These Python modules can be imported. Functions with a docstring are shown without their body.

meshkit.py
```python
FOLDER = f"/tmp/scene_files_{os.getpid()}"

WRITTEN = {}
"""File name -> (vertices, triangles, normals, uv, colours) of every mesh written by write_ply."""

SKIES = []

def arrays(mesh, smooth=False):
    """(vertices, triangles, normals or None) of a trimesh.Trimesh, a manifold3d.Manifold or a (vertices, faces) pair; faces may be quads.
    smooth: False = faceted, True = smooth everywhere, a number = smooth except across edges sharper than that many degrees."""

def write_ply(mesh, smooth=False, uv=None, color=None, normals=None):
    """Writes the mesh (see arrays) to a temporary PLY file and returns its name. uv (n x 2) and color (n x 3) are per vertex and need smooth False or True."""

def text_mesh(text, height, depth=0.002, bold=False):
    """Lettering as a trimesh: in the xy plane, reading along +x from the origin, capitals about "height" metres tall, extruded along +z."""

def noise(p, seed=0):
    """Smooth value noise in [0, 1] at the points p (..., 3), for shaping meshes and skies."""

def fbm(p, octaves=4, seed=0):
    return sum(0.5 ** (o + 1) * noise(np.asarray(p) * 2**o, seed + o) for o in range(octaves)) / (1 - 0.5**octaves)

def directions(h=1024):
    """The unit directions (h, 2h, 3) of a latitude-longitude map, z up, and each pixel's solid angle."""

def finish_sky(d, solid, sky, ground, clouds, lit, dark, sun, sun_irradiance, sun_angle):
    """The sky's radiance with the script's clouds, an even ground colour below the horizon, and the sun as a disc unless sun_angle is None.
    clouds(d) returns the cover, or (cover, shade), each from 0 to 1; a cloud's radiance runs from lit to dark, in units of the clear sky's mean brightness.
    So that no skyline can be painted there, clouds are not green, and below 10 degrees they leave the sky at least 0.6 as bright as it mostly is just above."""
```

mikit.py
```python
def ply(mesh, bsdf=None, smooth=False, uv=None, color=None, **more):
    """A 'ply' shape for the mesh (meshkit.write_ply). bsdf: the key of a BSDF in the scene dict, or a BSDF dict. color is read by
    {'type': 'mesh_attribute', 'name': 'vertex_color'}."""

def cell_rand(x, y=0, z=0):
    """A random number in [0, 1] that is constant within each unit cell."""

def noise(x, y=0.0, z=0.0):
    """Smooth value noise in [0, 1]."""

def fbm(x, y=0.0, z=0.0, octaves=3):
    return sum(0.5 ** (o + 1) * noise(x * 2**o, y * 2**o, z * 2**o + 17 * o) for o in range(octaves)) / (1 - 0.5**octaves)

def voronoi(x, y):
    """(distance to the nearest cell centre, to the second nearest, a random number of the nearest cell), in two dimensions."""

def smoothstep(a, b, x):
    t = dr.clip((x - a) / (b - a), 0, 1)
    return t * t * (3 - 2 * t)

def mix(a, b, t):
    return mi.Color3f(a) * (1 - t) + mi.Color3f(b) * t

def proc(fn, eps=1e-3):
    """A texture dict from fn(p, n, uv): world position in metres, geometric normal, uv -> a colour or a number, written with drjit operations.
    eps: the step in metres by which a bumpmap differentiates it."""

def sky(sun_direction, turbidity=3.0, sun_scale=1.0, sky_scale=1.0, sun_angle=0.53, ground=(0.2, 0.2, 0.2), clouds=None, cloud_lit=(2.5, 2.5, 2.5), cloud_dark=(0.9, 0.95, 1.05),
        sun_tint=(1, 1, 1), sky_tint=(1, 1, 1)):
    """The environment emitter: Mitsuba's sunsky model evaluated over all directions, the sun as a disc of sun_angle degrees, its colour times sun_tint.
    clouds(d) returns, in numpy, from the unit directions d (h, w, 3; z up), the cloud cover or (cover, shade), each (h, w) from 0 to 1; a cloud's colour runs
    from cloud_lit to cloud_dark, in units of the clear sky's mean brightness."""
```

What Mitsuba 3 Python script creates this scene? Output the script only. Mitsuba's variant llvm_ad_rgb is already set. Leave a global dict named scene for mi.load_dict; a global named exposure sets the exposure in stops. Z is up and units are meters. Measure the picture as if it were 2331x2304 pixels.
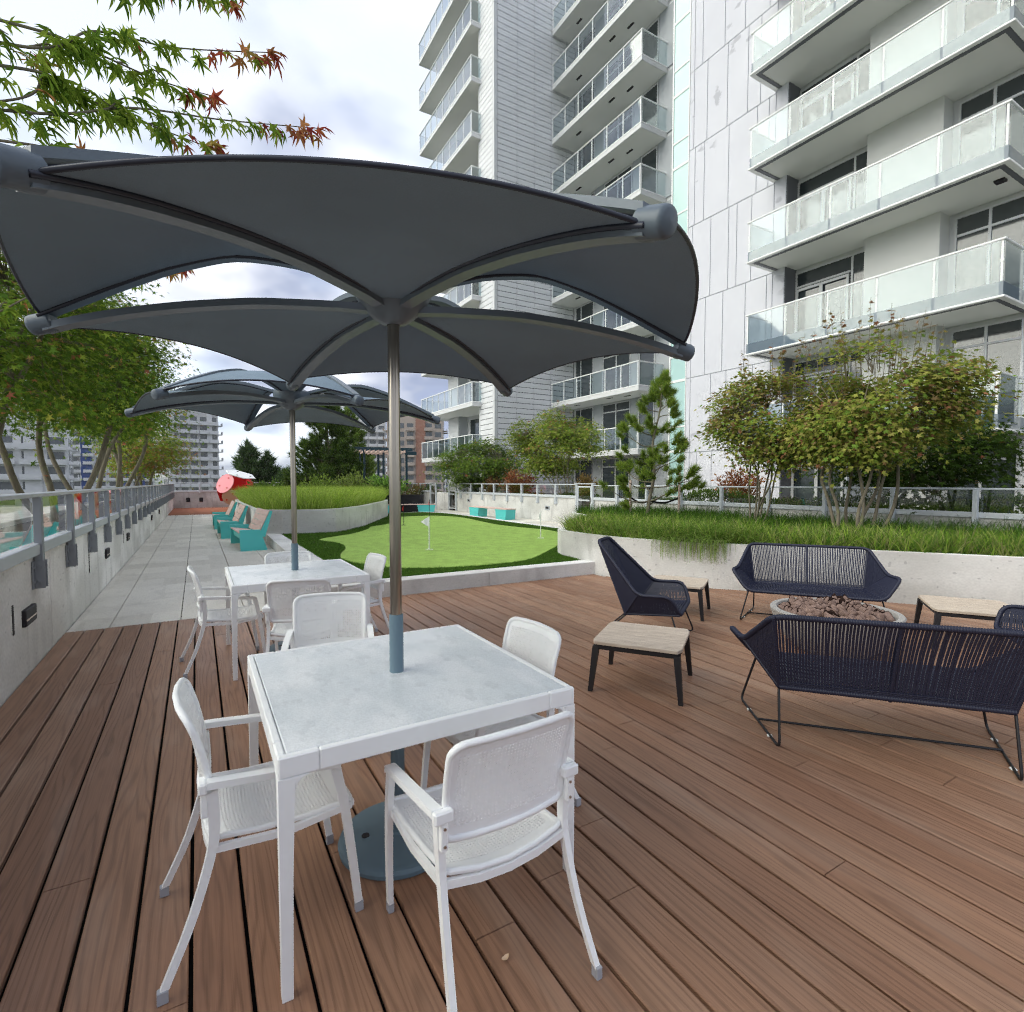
import math, numpy as np, trimesh, drjit as dr, mitsuba as mi, mikit, meshkit
from mikit import noise, fbm, cell_rand, smoothstep, mix, voronoi
T = mi.ScalarTransform4f
scene, labels = {}, {}

# ---------------------------------------------------------------- camera, sky, exposure
YAW, PITCH, EYE = math.radians(30.5), math.radians(2.57), 1.5
FW = (math.sin(YAW) * math.cos(PITCH), math.cos(YAW) * math.cos(PITCH), -math.sin(PITCH))
scene['camera'] = {'type': 'perspective', 'fov_axis': 'x', 'fov': 87.53, 'near_clip': 0.05, 'far_clip': 6000.0,
                   'to_world': T().look_at(origin=[0, 0, EYE], target=[FW[0], FW[1], EYE + FW[2]], up=[0, 0, 1])}


def clouds(d):
    z = np.maximum(d[..., 2], 0.02)
    p = np.stack([d[..., 0] / (z + 0.25), d[..., 1] / (z + 0.25), z * 0.6], -1)
    big = meshkit.fbm(p * 1.5 + 5.3, 5, 3)
    fine = meshkit.fbm(p * 4.2 + 1.7, 5, 9)
    cover = np.clip(0.80 + (big - 0.42) * 2.0, 0.72, 1.0)
    shade = np.clip(0.46 + (big - 0.5) * 4.6 + (fine - 0.5) * 2.4, 0, 1)
    return cover, shade


scene['sky'] = mikit.sky((-0.80, 0.14, 0.58), turbidity=3.0, sun_scale=0.30, sun_angle=60.0, sun_tint=(0.82, 1.0, 1.2), clouds=clouds, ground=(0.25, 0.24, 0.23),
                         cloud_lit=(1.66, 1.69, 1.78), cloud_dark=(0.52, 0.62, 0.90))
exposure = 3.1

# ---------------------------------------------------------------- materials
def rgb(*c): return {'type': 'rgb', 'value': list(c)}


def mat(key, color, rough=0.6, spec=0.4, metallic=0.0, bump=None, scale=0.002, coat=0.0, coat_gloss=0.7):
    b = {'type': 'principled', 'base_color': color if isinstance(color, dict) else rgb(*color), 'roughness': rough, 'specular': spec, 'metallic': metallic}
    if coat: b.update(clearcoat=coat, clearcoat_gloss=coat_gloss)
    if bump is not None: b = {'type': 'bumpmap', 'arbitrary': bump, 'scale': scale, 'bsdf': b}
    scene[key] = {'type': 'twosided', 'bsdf': b}


PITCH_B, X_DECK = 0.16, -1.17


def board_grain(p):
    i = dr.floor((p.x - X_DECK) / PITCH_B)
    u = (p.x - X_DECK) / PITCH_B - i - 0.5
    r = cell_rand(i, 7)
    y = p.y + r * 40
    w = fbm(u * 1.4 + i * 3.7, y * 0.9, 3.0, 3)
    ring = dr.abs(u + (r - 0.5) * 0.5) * 5.2 + w * 6.0 + y * 0.35
    ring = ring - dr.floor(ring)
    line = smoothstep(0.0, 0.32, ring) * (1 - smoothstep(0.72, 1.0, ring))
    fine = noise(p.x * 420, y * 9, 1.0) * 0.6 + noise(p.x * 160, y * 4, 4.0) * 0.4
    return line, fine, i, y


def deck_col(p, n, uv):
    line, fine, i, y = board_grain(p)
    t = cell_rand(i, 3)
    base = mix((0.230, 0.116, 0.068), (0.325, 0.186, 0.116), t)
    base = mix(base, mi.Color3f(0.26, 0.146, 0.095), 0.5 * cell_rand(i, 12))
    patch = fbm(p.x * 1.3, p.y * 0.9, 2.0, 4)
    dust = fbm(p.x * 9, p.y * 2.2, 5.0, 3)
    c = base * (0.78 + 0.27 * line) * (0.84 + 0.32 * fine) * (0.85 + 0.30 * patch)
    return mix(c, mi.Color3f(0.40, 0.29, 0.22), 0.2 * smoothstep(0.5, 0.78, dust))


def deck_bump(p, n, uv):
    line, fine, i, y = board_grain(p)
    return line * 0.6 + fine * 0.5


mat('deck_board', mikit.proc(deck_col), 0.45, 0.28, bump=mikit.proc(deck_bump, 5e-4), scale=0.0007)


def concrete_col(p, n, uv):
    a = fbm(p.x * 0.9, p.y * 0.9, p.z * 1.6, 4)
    s = fbm(p.x * 6 + p.y * 6, p.z * 1.2, p.y, 4)
    f = noise(p.x * 60, p.y * 60, p.z * 60)
    pit = noise(p.x * 22, p.y * 22, p.z * 22)
    c = mix((0.50, 0.49, 0.46), (0.68, 0.67, 0.645), smoothstep(0.3, 0.7, a))
    c = mix(c, mi.Color3f(0.40, 0.39, 0.37), 0.55 * smoothstep(0.52, 0.74, s))
    c = mix(c, mi.Color3f(0.30, 0.29, 0.28), 0.5 * smoothstep(0.84, 0.9, pit))
    return c * (0.92 + 0.16 * f)


def concrete_bump(p, n, uv):
    return noise(p.x * 38, p.y * 38, p.z * 38) * 0.5 + noise(p.x * 9, p.y * 9, p.z * 9)


mat('concrete', mikit.proc(concrete_col), 0.8, 0.3, bump=mikit.proc(concrete_bump, 2e-3), scale=0.003)


def slab_col(p, n, uv):
    i, j = dr.floor((p.x + 1.1) / 0.635), dr.floor((p.y - 7.31) / 0.65)
    a = fbm(p.x * 3, p.y * 3, 1.0, 4)
    f = noise(p.x * 170, p.y * 170, 2.0)
    s = fbm(p.x * 14, p.y * 5, 3.0, 3)
    c = mix((0.50, 0.47, 0.41), (0.60, 0.57, 0.505), cell_rand(i, j)) * (0.93 + 0.14 * a) * (0.90 + 0.2 * f)
    return mix(c, mi.Color3f(0.33, 0.31, 0.27), 0.2 * smoothstep(0.6, 0.78, s))


mat('paver', mikit.proc(slab_col), 0.75, 0.3)


def turf_col(p, n, uv):
    a = noise(p.x * 90, p.y * 90, 1.0)
    b = fbm(p.x * 7, p.y * 7, 2.0, 4)
    return mix((0.20, 0.32, 0.068), (0.31, 0.44, 0.11), a) * (0.72 + 0.5 * b)


mat('green_turf', mikit.proc(turf_col), 0.9, 0.1, bump=mikit.proc(lambda p, n, uv: noise(p.x * 110, p.y * 110, 1.0), 2e-3), scale=0.006)


def panel_col(p, n, uv):
    a = fbm(p.y * 0.8, p.z * 0.8, p.x, 4)
    sp = smoothstep(0.66, 0.74, fbm(p.y * 2.3, p.z * 3.1, p.x + 4, 5)) * smoothstep(0.5, 0.62, noise(p.y * 0.55, p.z * 0.5, 9.0))
    c = mix((0.60, 0.60, 0.655), (0.67, 0.67, 0.72), a)
    return mix(c, mi.Color3f(0.33, 0.33, 0.37), 0.6 * sp)


mat('fibre_panel', mikit.proc(panel_col), 0.6, 0.3)
mat('siding', mikit.proc(lambda p, n, uv: mi.Color3f(0.70, 0.705, 0.72) * (0.92 + 0.14 * fbm(p.x * 1.2 + p.y * 1.2, p.z * 5, 2.0, 3))), 0.55, 0.35)


def tabletop_col(p, n, uv):
    a = fbm(p.x * 9, p.y * 5, 1.0, 5)
    d = fbm(p.x * 30, p.y * 14, 7.0, 4)
    s = noise(p.x * 260, p.y * 200, 3.0)
    c = mix((0.60, 0.635, 0.655), (0.71, 0.73, 0.745), smoothstep(0.25, 0.75, a)) * (0.93 + 0.14 * s)
    return mix(c, mi.Color3f(0.42, 0.445, 0.465), 0.3 * smoothstep(0.55, 0.8, d))


mat('table_top', mikit.proc(tabletop_col), 0.3, 0.5)


def fabric_col(p, n, uv):
    w = noise(p.x * 900, p.y * 900, p.z * 900)
    b = fbm(p.x * 3, p.y * 3, p.z * 3, 3)
    return mi.Color3f(0.150, 0.200, 0.245) * (0.86 + 0.28 * w) * (0.85 + 0.3 * b)


mat('canopy_fabric', mikit.proc(fabric_col), 0.75, 0.3)


def bark_col(p, n, uv):
    a = fbm(p.x * 14, p.y * 14, p.z * 3.5, 4)
    l = smoothstep(0.55, 0.72, fbm(p.x * 9, p.y * 9, p.z * 9, 3))
    return mix(mix((0.10, 0.085, 0.06), (0.26, 0.225, 0.17), a), mi.Color3f(0.20, 0.21, 0.10), 0.6 * l)


mat('bark', mikit.proc(bark_col), 0.85, 0.2)


def teak_col(p, n, uv):
    # grain along each slat through uv (u along)
    g = noise(uv.x * 16, uv.y * 260, 1.0) * 0.5 + fbm(uv.x * 5, uv.y * 70, 3.0, 3) * 0.5
    return mix((0.34, 0.27, 0.205), (0.60, 0.515, 0.42), g)


mat('teak', mikit.proc(teak_col), 0.7, 0.3)
mat('rock', mikit.proc(lambda p, n, uv: mix((0.10, 0.06, 0.048), (0.29, 0.20, 0.165), fbm(p.x * 26, p.y * 26, p.z * 26, 3))), 0.9, 0.2)
mat('land_mat', mikit.proc(lambda p, n, uv: mix((0.05, 0.075, 0.04), (0.13, 0.15, 0.13), fbm(p.x * 0.012, p.y * 0.012, p.z * 0.03, 5))), 0.95, 0.1)
mat('soil', (0.06, 0.045, 0.03), 0.95, 0.1)
mat('under_deck', (0.02, 0.018, 0.016), 0.9, 0.1)
mat('white_metal', (0.80, 0.80, 0.79), 0.35, 0.5)
mat('chair_white', (0.80, 0.81, 0.81), 0.45, 0.45)
mat('post_metal', (0.235, 0.25, 0.27), 0.4, 0.5, 0.25)
mat('grey_metal', (0.46, 0.48, 0.50), 0.38, 0.5, 0.25)
mat('rail_metal', (0.62, 0.65, 0.68), 0.35, 0.5, 0.2)
mat('bldg_white', (0.62, 0.625, 0.63), 0.5, 0.4)
mat('bldg_stone', (0.62, 0.62, 0.60), 0.7, 0.3)
mat('bldg_grey', (0.40, 0.42, 0.44), 0.55, 0.4)
mat('bldg_dark', (0.12, 0.125, 0.14), 0.5, 0.4)
mat('soffit', (0.70, 0.695, 0.67), 0.75, 0.3)
mat('slab_edge', (0.20, 0.235, 0.275), 0.4, 0.5)
mat('window_glass', (0.012, 0.022, 0.026), 0.06, 0.9, coat=1.0, coat_gloss=0.97)
mat('teal_glass', (0.37, 0.56, 0.535), 0.12, 0.8, coat=0.8, coat_gloss=0.95)
mat('teal_paint', (0.085, 0.54, 0.51), 0.4, 0.5)
mat('navy_paint', (0.010, 0.045, 0.065), 0.4, 0.5)
mat('umbrella_frame', (0.115, 0.140, 0.165), 0.38, 0.5)
mat('umbrella_edge', (0.018, 0.022, 0.036), 0.45, 0.5)
mat('cap_plastic', (0.085, 0.11, 0.135), 0.42, 0.5)
mat('blue_paint', (0.125, 0.190, 0.235), 0.5, 0.4)
mat('steel', (0.42, 0.37, 0.31), 0.2, 0.5, 1.0)
mat('black_metal', (0.012, 0.011, 0.013), 0.42, 0.5)
mat('wicker', (0.0125, 0.0145, 0.035), 0.5, 0.5)
mat('foot_grey', (0.33, 0.34, 0.37), 0.5, 0.4)
mat('foot_dark', (0.03, 0.03, 0.035), 0.6, 0.4)
mat('black_box', (0.012, 0.011, 0.014), 0.55, 0.4)
mat('lens', (0.55, 0.45, 0.38), 0.4, 0.4)
mat('rubber_red', (0.29, 0.115, 0.065), 0.9, 0.2)
mat('red_plastic', (0.55, 0.012, 0.015), 0.35, 0.5)
mat('pink_plastic', (0.72, 0.20, 0.24), 0.4, 0.5)
mat('white_plastic', (0.8, 0.8, 0.78), 0.4, 0.5)
mat('tan_plastic', (0.60, 0.44, 0.30), 0.5, 0.4)
mat('pool_teal', (0.06, 0.34, 0.30), 0.5, 0.4)
mat('stone_bowl', (0.31, 0.295, 0.275), 0.75, 0.3)
mat('tower_white', (0.62, 0.62, 0.62), 0.7, 0.3)
mat('tower_grey', (0.50, 0.495, 0.49), 0.8, 0.2)
mat('tower_brick', (0.30, 0.15, 0.11), 0.85, 0.2)
mat('tower_blue', (0.03, 0.07, 0.25), 0.6, 0.3)
mat('tower_tan', (0.38, 0.32, 0.28), 0.8, 0.2)
mat('tower_glass', (0.09, 0.10, 0.11), 0.2, 0.6)
mat('hill', (0.055, 0.08, 0.045), 0.95, 0.1)
mat('far_wall', (0.48, 0.47, 0.45), 0.95, 0.1)
mat('strap', (0.012, 0.012, 0.012), 0.8, 0.2)
scene['pane'] = {'type': 'thindielectric', 'int_ior': 1.5}
scene['balcony_pane'] = {'type': 'thindielectric', 'int_ior': 1.5, 'specular_transmittance': rgb(0.74, 0.80, 0.815)}
for k_, tr_ in (('leaf', 0.75), ('blade', 0.7)):
    scene[k_] = {'type': 'principledthin', 'base_color': {'type': 'mesh_attribute', 'name': 'vertex_color'}, 'roughness': 0.5, 'spec_trans': 0.0, 'diff_trans': tr_, 'eta': 1.4}

# ---------------------------------------------------------------- helpers
def numbered(key):
    if key not in scene and key not in labels: return key
    i = 1
    while f'{key}_{i:03d}' in scene or f'{key}_{i:03d}' in labels: i += 1
    return f'{key}_{i:03d}'


class MB:
    """Collects vertices and triangles of one mesh."""
    def __init__(self): self.v, self.f, self.c, self.n, self.uvs = [], [], [], 0, []

    def add(self, v, f, color=None, uv=None):
        v, f = np.asarray(v, float), np.asarray(f, int)
        if f.shape[1] == 4: f = np.vstack([f[:, [0, 1, 2]], f[:, [0, 2, 3]]])
        self.v.append(v); self.f.append(f + self.n); self.n += len(v)
        if color is not None: self.c.append(np.broadcast_to(color, (len(v), 3)))
        if uv is not None: self.uvs.append(uv)
        return self

    def arrays(self): return np.vstack(self.v), np.vstack(self.f)

    def box(self, lo, hi, bev=0.0, R=None, o=(0, 0, 0)):
        v, f = boxv(lo, hi, bev)
        if R is not None: v = v @ np.asarray(R).T
        return self.add(v + np.asarray(o), f)

    def tube(self, P, r, sides=8, caps=True, closed=False):
        return self.add(*tubev(P, r, sides, caps, closed))

    def bar(self, P, S, N):
        return self.add(*barv(P, S, N))

    def ply(self, bsdf, smooth=False, **kw):
        v, f = self.arrays()
        if self.c: kw['color'] = np.vstack(self.c)
        if self.uvs: kw['uv'] = np.vstack(self.uvs)
        return mikit.ply((v, f), bsdf, smooth, **kw)


_BF = np.array([[0, 1, 3, 2], [4, 6, 7, 5], [0, 4, 5, 1], [2, 3, 7, 6], [0, 2, 6, 4], [1, 5, 7, 3]])
_hull = {}


def boxv(lo, hi, bev=0.0):
    lo, hi = np.minimum(lo, hi).astype(float), np.maximum(lo, hi).astype(float)
    if not bev:
        v = np.array([[x, y, z] for x in (lo[0], hi[0]) for y in (lo[1], hi[1]) for z in (lo[2], hi[2])])
        return v, np.vstack([_BF[:, [0, 1, 2]], _BF[:, [0, 2, 3]]])
    bev = min(bev, 0.49 * (hi - lo).min())
    s = np.array([[x, y, z] for x in (-1, 1) for y in (-1, 1) for z in (-1, 1)])
    c, h = (lo + hi) / 2, (hi - lo) / 2
    V = []
    for k in range(3):
        e = np.full(3, bev); e[k] = 0
        V.append(c + s * (h - e))
    V = np.vstack(V)
    if 'f' not in _hull:
        u = np.vstack([s * (1 - 0.3 * (1 - np.eye(3)[k])) for k in range(3)])
        from scipy.spatial import ConvexHull
        h_ = ConvexHull(u); f = h_.simplices.copy()
        n = np.cross(u[f[:, 1]] - u[f[:, 0]], u[f[:, 2]] - u[f[:, 0]])
        flip = (n * u[f].mean(1)).sum(1) < 0
        f[flip] = f[flip][:, ::-1]
        _hull['f'] = f
    return V, _hull['f']


def frames(P, closed=False):
    P = np.asarray(P, float)
    t = (np.roll(P, -1, 0) - np.roll(P, 1, 0)) if closed else np.gradient(P, axis=0)
    t /= np.linalg.norm(t, axis=1, keepdims=True) + 1e-12
    a0 = np.array([0, 0, 1.0]) if abs(t[0, 2]) < 0.9 else np.array([1.0, 0, 0])
    A = np.zeros_like(P); a = np.cross(t[0], a0)
    for i in range(len(P)):
        a = a - t[i] * (a @ t[i]); a /= np.linalg.norm(a) + 1e-12
        A[i] = a
    return t, A, np.cross(t, A)


def tubev(P, r, sides=8, caps=True, closed=False):
    P = np.asarray(P, float); n = len(P)
    t, A, B = frames(P, closed)
    ang = np.arange(sides) * 2 * np.pi / sides
    r = np.broadcast_to(r, (n,))
    v = P[:, None] + r[:, None, None] * (np.cos(ang)[None, :, None] * A[:, None] + np.sin(ang)[None, :, None] * B[:, None])
    m = n if closed else n - 1
    i, j = np.meshgrid(np.arange(m), np.arange(sides), indexing='ij')
    i2, j2 = (i + 1) % n, (j + 1) % sides
    q = np.stack([i * sides + j, i * sides + j2, i2 * sides + j2, i2 * sides + j], -1).reshape(-1, 4)
    f = np.vstack([q[:, [0, 1, 2]], q[:, [0, 2, 3]]]); v = v.reshape(-1, 3)
    if caps and not closed:
        k = np.arange(1, sides - 1)
        f = np.vstack([f, np.stack([k * 0, k + 1, k], 1), (n - 1) * sides + np.stack([k * 0, k, k + 1], 1)])
    return v, f


def barv(P, S, N):
    P = np.asarray(P, float); n = len(P)
    S, N = np.broadcast_to(S, (n, 3)), np.broadcast_to(N, (n, 3))
    v = np.stack([P - S - N, P + S - N, P + S + N, P - S + N], 1).reshape(-1, 3)
    i, j = np.meshgrid(np.arange(n - 1), np.arange(4), indexing='ij')
    j2 = (j + 1) % 4
    q = np.stack([i * 4 + j, i * 4 + j2, (i + 1) * 4 + j2, (i + 1) * 4 + j], -1).reshape(-1, 4)
    q = np.vstack([q, [[3, 2, 1, 0]], [[(n - 1) * 4, (n - 1) * 4 + 1, (n - 1) * 4 + 2, (n - 1) * 4 + 3]]])
    return v, np.vstack([q[:, [0, 1, 2]], q[:, [0, 2, 3]]])


def lathe(prof, sides=32):
    prof = np.asarray(prof, float); n = len(prof)
    a = np.arange(sides) * 2 * np.pi / sides
    v = np.stack([prof[:, None, 0] * np.cos(a), prof[:, None, 0] * np.sin(a), np.repeat(prof[:, 1:2], sides, 1)], -1).reshape(-1, 3)
    i, j = np.meshgrid(np.arange(n - 1), np.arange(sides), indexing='ij')
    j2 = (j + 1) % sides
    q = np.stack([i * sides + j, i * sides + j2, (i + 1) * sides + j2, (i + 1) * sides + j], -1).reshape(-1, 4)
    return v, np.vstack([q[:, [0, 1, 2]], q[:, [0, 2, 3]]])


def prism(poly, z0, z1):
    """Solid prism over a simple polygon (list of xy), z0 to z1."""
    from shapely.geometry import Polygon
    m = trimesh.creation.extrude_polygon(poly if hasattr(poly, 'exterior') else Polygon(poly), z1 - z0, engine='earcut')
    v = np.array(m.vertices); v[:, 2] += z0
    return v, np.array(m.faces)


def curve(pts, n=24):
    """Smooth curve through points (Catmull-Rom)."""
    P = np.asarray(pts, float)
    P = np.vstack([2 * P[0] - P[1], P, 2 * P[-1] - P[-2]])
    out = []
    m = len(P) - 3
    for t in np.linspace(0, m - 1e-9, n):
        i = int(t); s = t - i
        a, b, c, d = P[i:i + 4]
        out.append(0.5 * (2 * b + (c - a) * s + (2 * a - 5 * b + 4 * c - d) * s * s + (3 * b - a - 3 * c + d) * s ** 3))
    return np.array(out)


def rz(deg): return T().rotate([0, 0, 1], deg)


def at(x, y, z=0, deg=0): return T().translate([x, y, z]) @ rz(deg)


def thing(name, label, cat, group=None, M=None, parts=(), **own):
    """A top-level thing. parts: list of (suffix, shape dict[, label]). Returns its key."""
    key = numbered(name)
    labels[key] = {'label': label, 'category': cat}
    if group: labels[key]['group'] = group
    labels[key].update(own)
    place(key, parts, M)
    return key


def place(key, parts, M=None):
    used = {}
    for p in parts:
        suf, d = p[0], p[1]
        k = numbered(f'{key}__{suf}')
        scene[k] = {**d, 'to_world': M} if M is not None else d
        if len(p) > 2 and p[2]: labels[k] = p[2] if isinstance(p[2], dict) else {'label': p[2]}


def solo(name, shape, label, cat=None, group=None, kind=None, M=None):
    key = numbered(name)
    scene[key] = {**shape, 'to_world': M} if M is not None else shape
    labels[key] = {'label': label}
    if cat: labels[key]['category'] = cat
    if group: labels[key]['group'] = group
    if kind: labels[key]['kind'] = kind
    return key


def part(parent, name, shape, label=None, kind=None):
    k = numbered(f'{parent}__{name}')
    scene[k] = shape
    if label or kind:
        labels[k] = {}
        if label: labels[k]['label'] = label
        if kind: labels[k]['kind'] = kind
    return k


def bx(lo, hi, bsdf, bev=0.0): return MB().box(lo, hi, bev).ply(bsdf)

# ================================================================ setting
rng = np.random.default_rng(5)
# deep below the roof terrace: the city's land out to the horizon
R_ = 5200.0
g_ = MB(); a_ = np.linspace(0, 2 * np.pi, 97)[:-1]
rad_ = np.array([0.01, 60, 150, 400, 900, 2000, R_])
v_ = np.stack([np.outer(rad_, np.cos(a_)), np.outer(rad_, np.sin(a_)), np.zeros((7, 96))], -1).reshape(-1, 3); v_[:, 2] = -22
i_, j_ = np.meshgrid(np.arange(6), np.arange(96), indexing='ij')
g_.add(v_, np.stack([i_ * 96 + j_, (i_ + 1) * 96 + j_, (i_ + 1) * 96 + (j_ + 1) % 96, i_ * 96 + (j_ + 1) % 96], -1).reshape(-1, 4))
scene['city_land'] = g_.ply('land_mat')
labels['city_land'] = {'label': 'city land far below the roof terrace, out to the horizon', 'kind': 'structure'}
# podium roof that everything on the terrace stands on
scene['terrace_base'] = bx((-14, -6, -22), (34, 46, -0.09), 'under_deck')
labels['terrace_base'] = {'label': 'dark podium roof under the deck and paving', 'kind': 'structure'}

# ---- deck of boards along y
DECK_END = 6.795
CURVE = np.array([(5.58, 7.75), (5.57, 7.12), (5.62, 6.4), (5.86, 5.72), (6.2, 5.06), (6.5, 4.67), (7.0, 3.9), (7.5, 3.18), (8.13, 2.25), (8.9, 1.1), (9.6, 0.1), (10.4, -1.0)])
scene['deck'] = bx((X_DECK, -2.2, -0.088), (9.9, DECK_END, -0.04), 'under_deck')
labels['deck'] = {'label': 'brown composite board deck across the near terrace', 'kind': 'structure'}
joints = {0: [6.36, 2.9], 1: [5.75, 1.7], 2: [5.98, 1.2], 3: [4.9, 0.6], 4: [6.2, 2.5], 5: [5.6, 1.1], 6: [5.35, 1.75]}
for i in range(63):
    x0, x1 = X_DECK + i * PITCH_B + 0.0062, X_DECK + (i + 1) * PITCH_B - 0.0062
    xm = (x0 + x1) / 2
    yend = DECK_END if xm < 5.6 else min(DECK_END, np.interp(xm, CURVE[2:, 0], CURVE[2:, 1]) + 0.16)
    js = joints.get(i) or sorted([float(rng.uniform(0.4, 2.6)), float(rng.uniform(3.6, 6.2))], reverse=True)
    ys = [yend] + [j for j in js if j < yend - 0.3] + [-2.2]
    for a, b in zip(ys[:-1], ys[1:]):
        y0, y1 = b + 0.002, a - 0.002
        c = 0.0050     # eased top edges, and a clip groove along both sides
        g = 0.010
        prof = np.array([(x0, -0.026), (x1, -0.026), (x1, -0.019), (x1 - g, -0.017), (x1 - g, -0.0075), (x1, -0.0062), (x1, -c), (x1 - c * 0.4, -c * 0.35), (x1 - c, 0),
                         (x0 + c, 0), (x0 + c * 0.4, -c * 0.35), (x0, -c), (x0, -0.0062), (x0 + g, -0.0075), (x0 + g, -0.017), (x0, -0.019)])
        n = len(prof)
        v = np.vstack([np.column_stack([prof[:, 0], np.full(n, y), prof[:, 1]]) for y in (y0, y1)])
        v[:, 2] += rng.uniform(-0.0008, 0.0008)
        k = np.arange(n); k2 = (k + 1) % n
        f = np.vstack([np.stack([k, k + n, k2 + n], 1), np.stack([k, k2 + n, k2], 1)])
        cap = np.array([0, 1, 6, 7, 8, 9, 10, 11]); q = np.arange(1, len(cap) - 1)
        f = np.vstack([f, np.stack([cap[q * 0], cap[q], cap[q + 1]], 1), n + np.stack([cap[q * 0], cap[q + 1], cap[q]], 1)])[:, ::-1]
        part('deck', 'board', mikit.ply((v, f), 'deck_board'))

# ---- paved walk: rows of slabs between wall and planter, right hand walk beyond the green
scene['pavement'] = MB().box((-1.17, DECK_END + 0.003, -0.089), (1.62, 28.5, -0.03)).box((8.9, 6.6, -0.089), (11.6, 44, -0.03)).ply('under_deck')
labels['pavement'] = {'label': 'grey concrete slab walk along the parapet and behind the green', 'kind': 'structure'}
cols = [-1.165, -0.815, -0.185, 0.455, 1.09, 1.60]
rows = [DECK_END + 0.01, 7.31] + [7.31 + 0.65 * (k + 1) for k in range(33)]
for r in range(len(rows) - 1):
    y0, y1 = rows[r], min(rows[r + 1], 28.5)
    if y1 - y0 < 0.05: continue
    for c in range(5):
        if c == 4 and y0 > 15: continue
        part('pavement', 'slab', bx((cols[c] + 0.004, y0 + 0.003, -0.045), (cols[c + 1] - 0.004, y1 - 0.003, rng.uniform(-0.002, 0.001)), 'paver', 0.004))
for r in range(50):
    y0 = 11.0 + 0.65 * r
    if y0 > 43: break
    for c in range(4):
        if y0 > 26: continue
        part('pavement', 'slab', bx((9.05 + 0.635 * c + 0.004, y0 + 0.004, -0.045), (9.05 + 0.635 * (c + 1) - 0.004, y0 + 0.646, rng.uniform(-0.002, 0.001)), 'paver'))
scene['pavement__far_paving'] = bx((8.95, 27.2, -0.03), (11.58, 44, -0.002), 'paver')
scene['playground_floor'] = bx((-1.165, 28.51, -0.08), (5.5, 36.0, 0.006), 'rubber_red')
labels['playground_floor'] = {'label': 'red brown rubber play surface at the end of the walk', 'kind': 'structure'}

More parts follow.
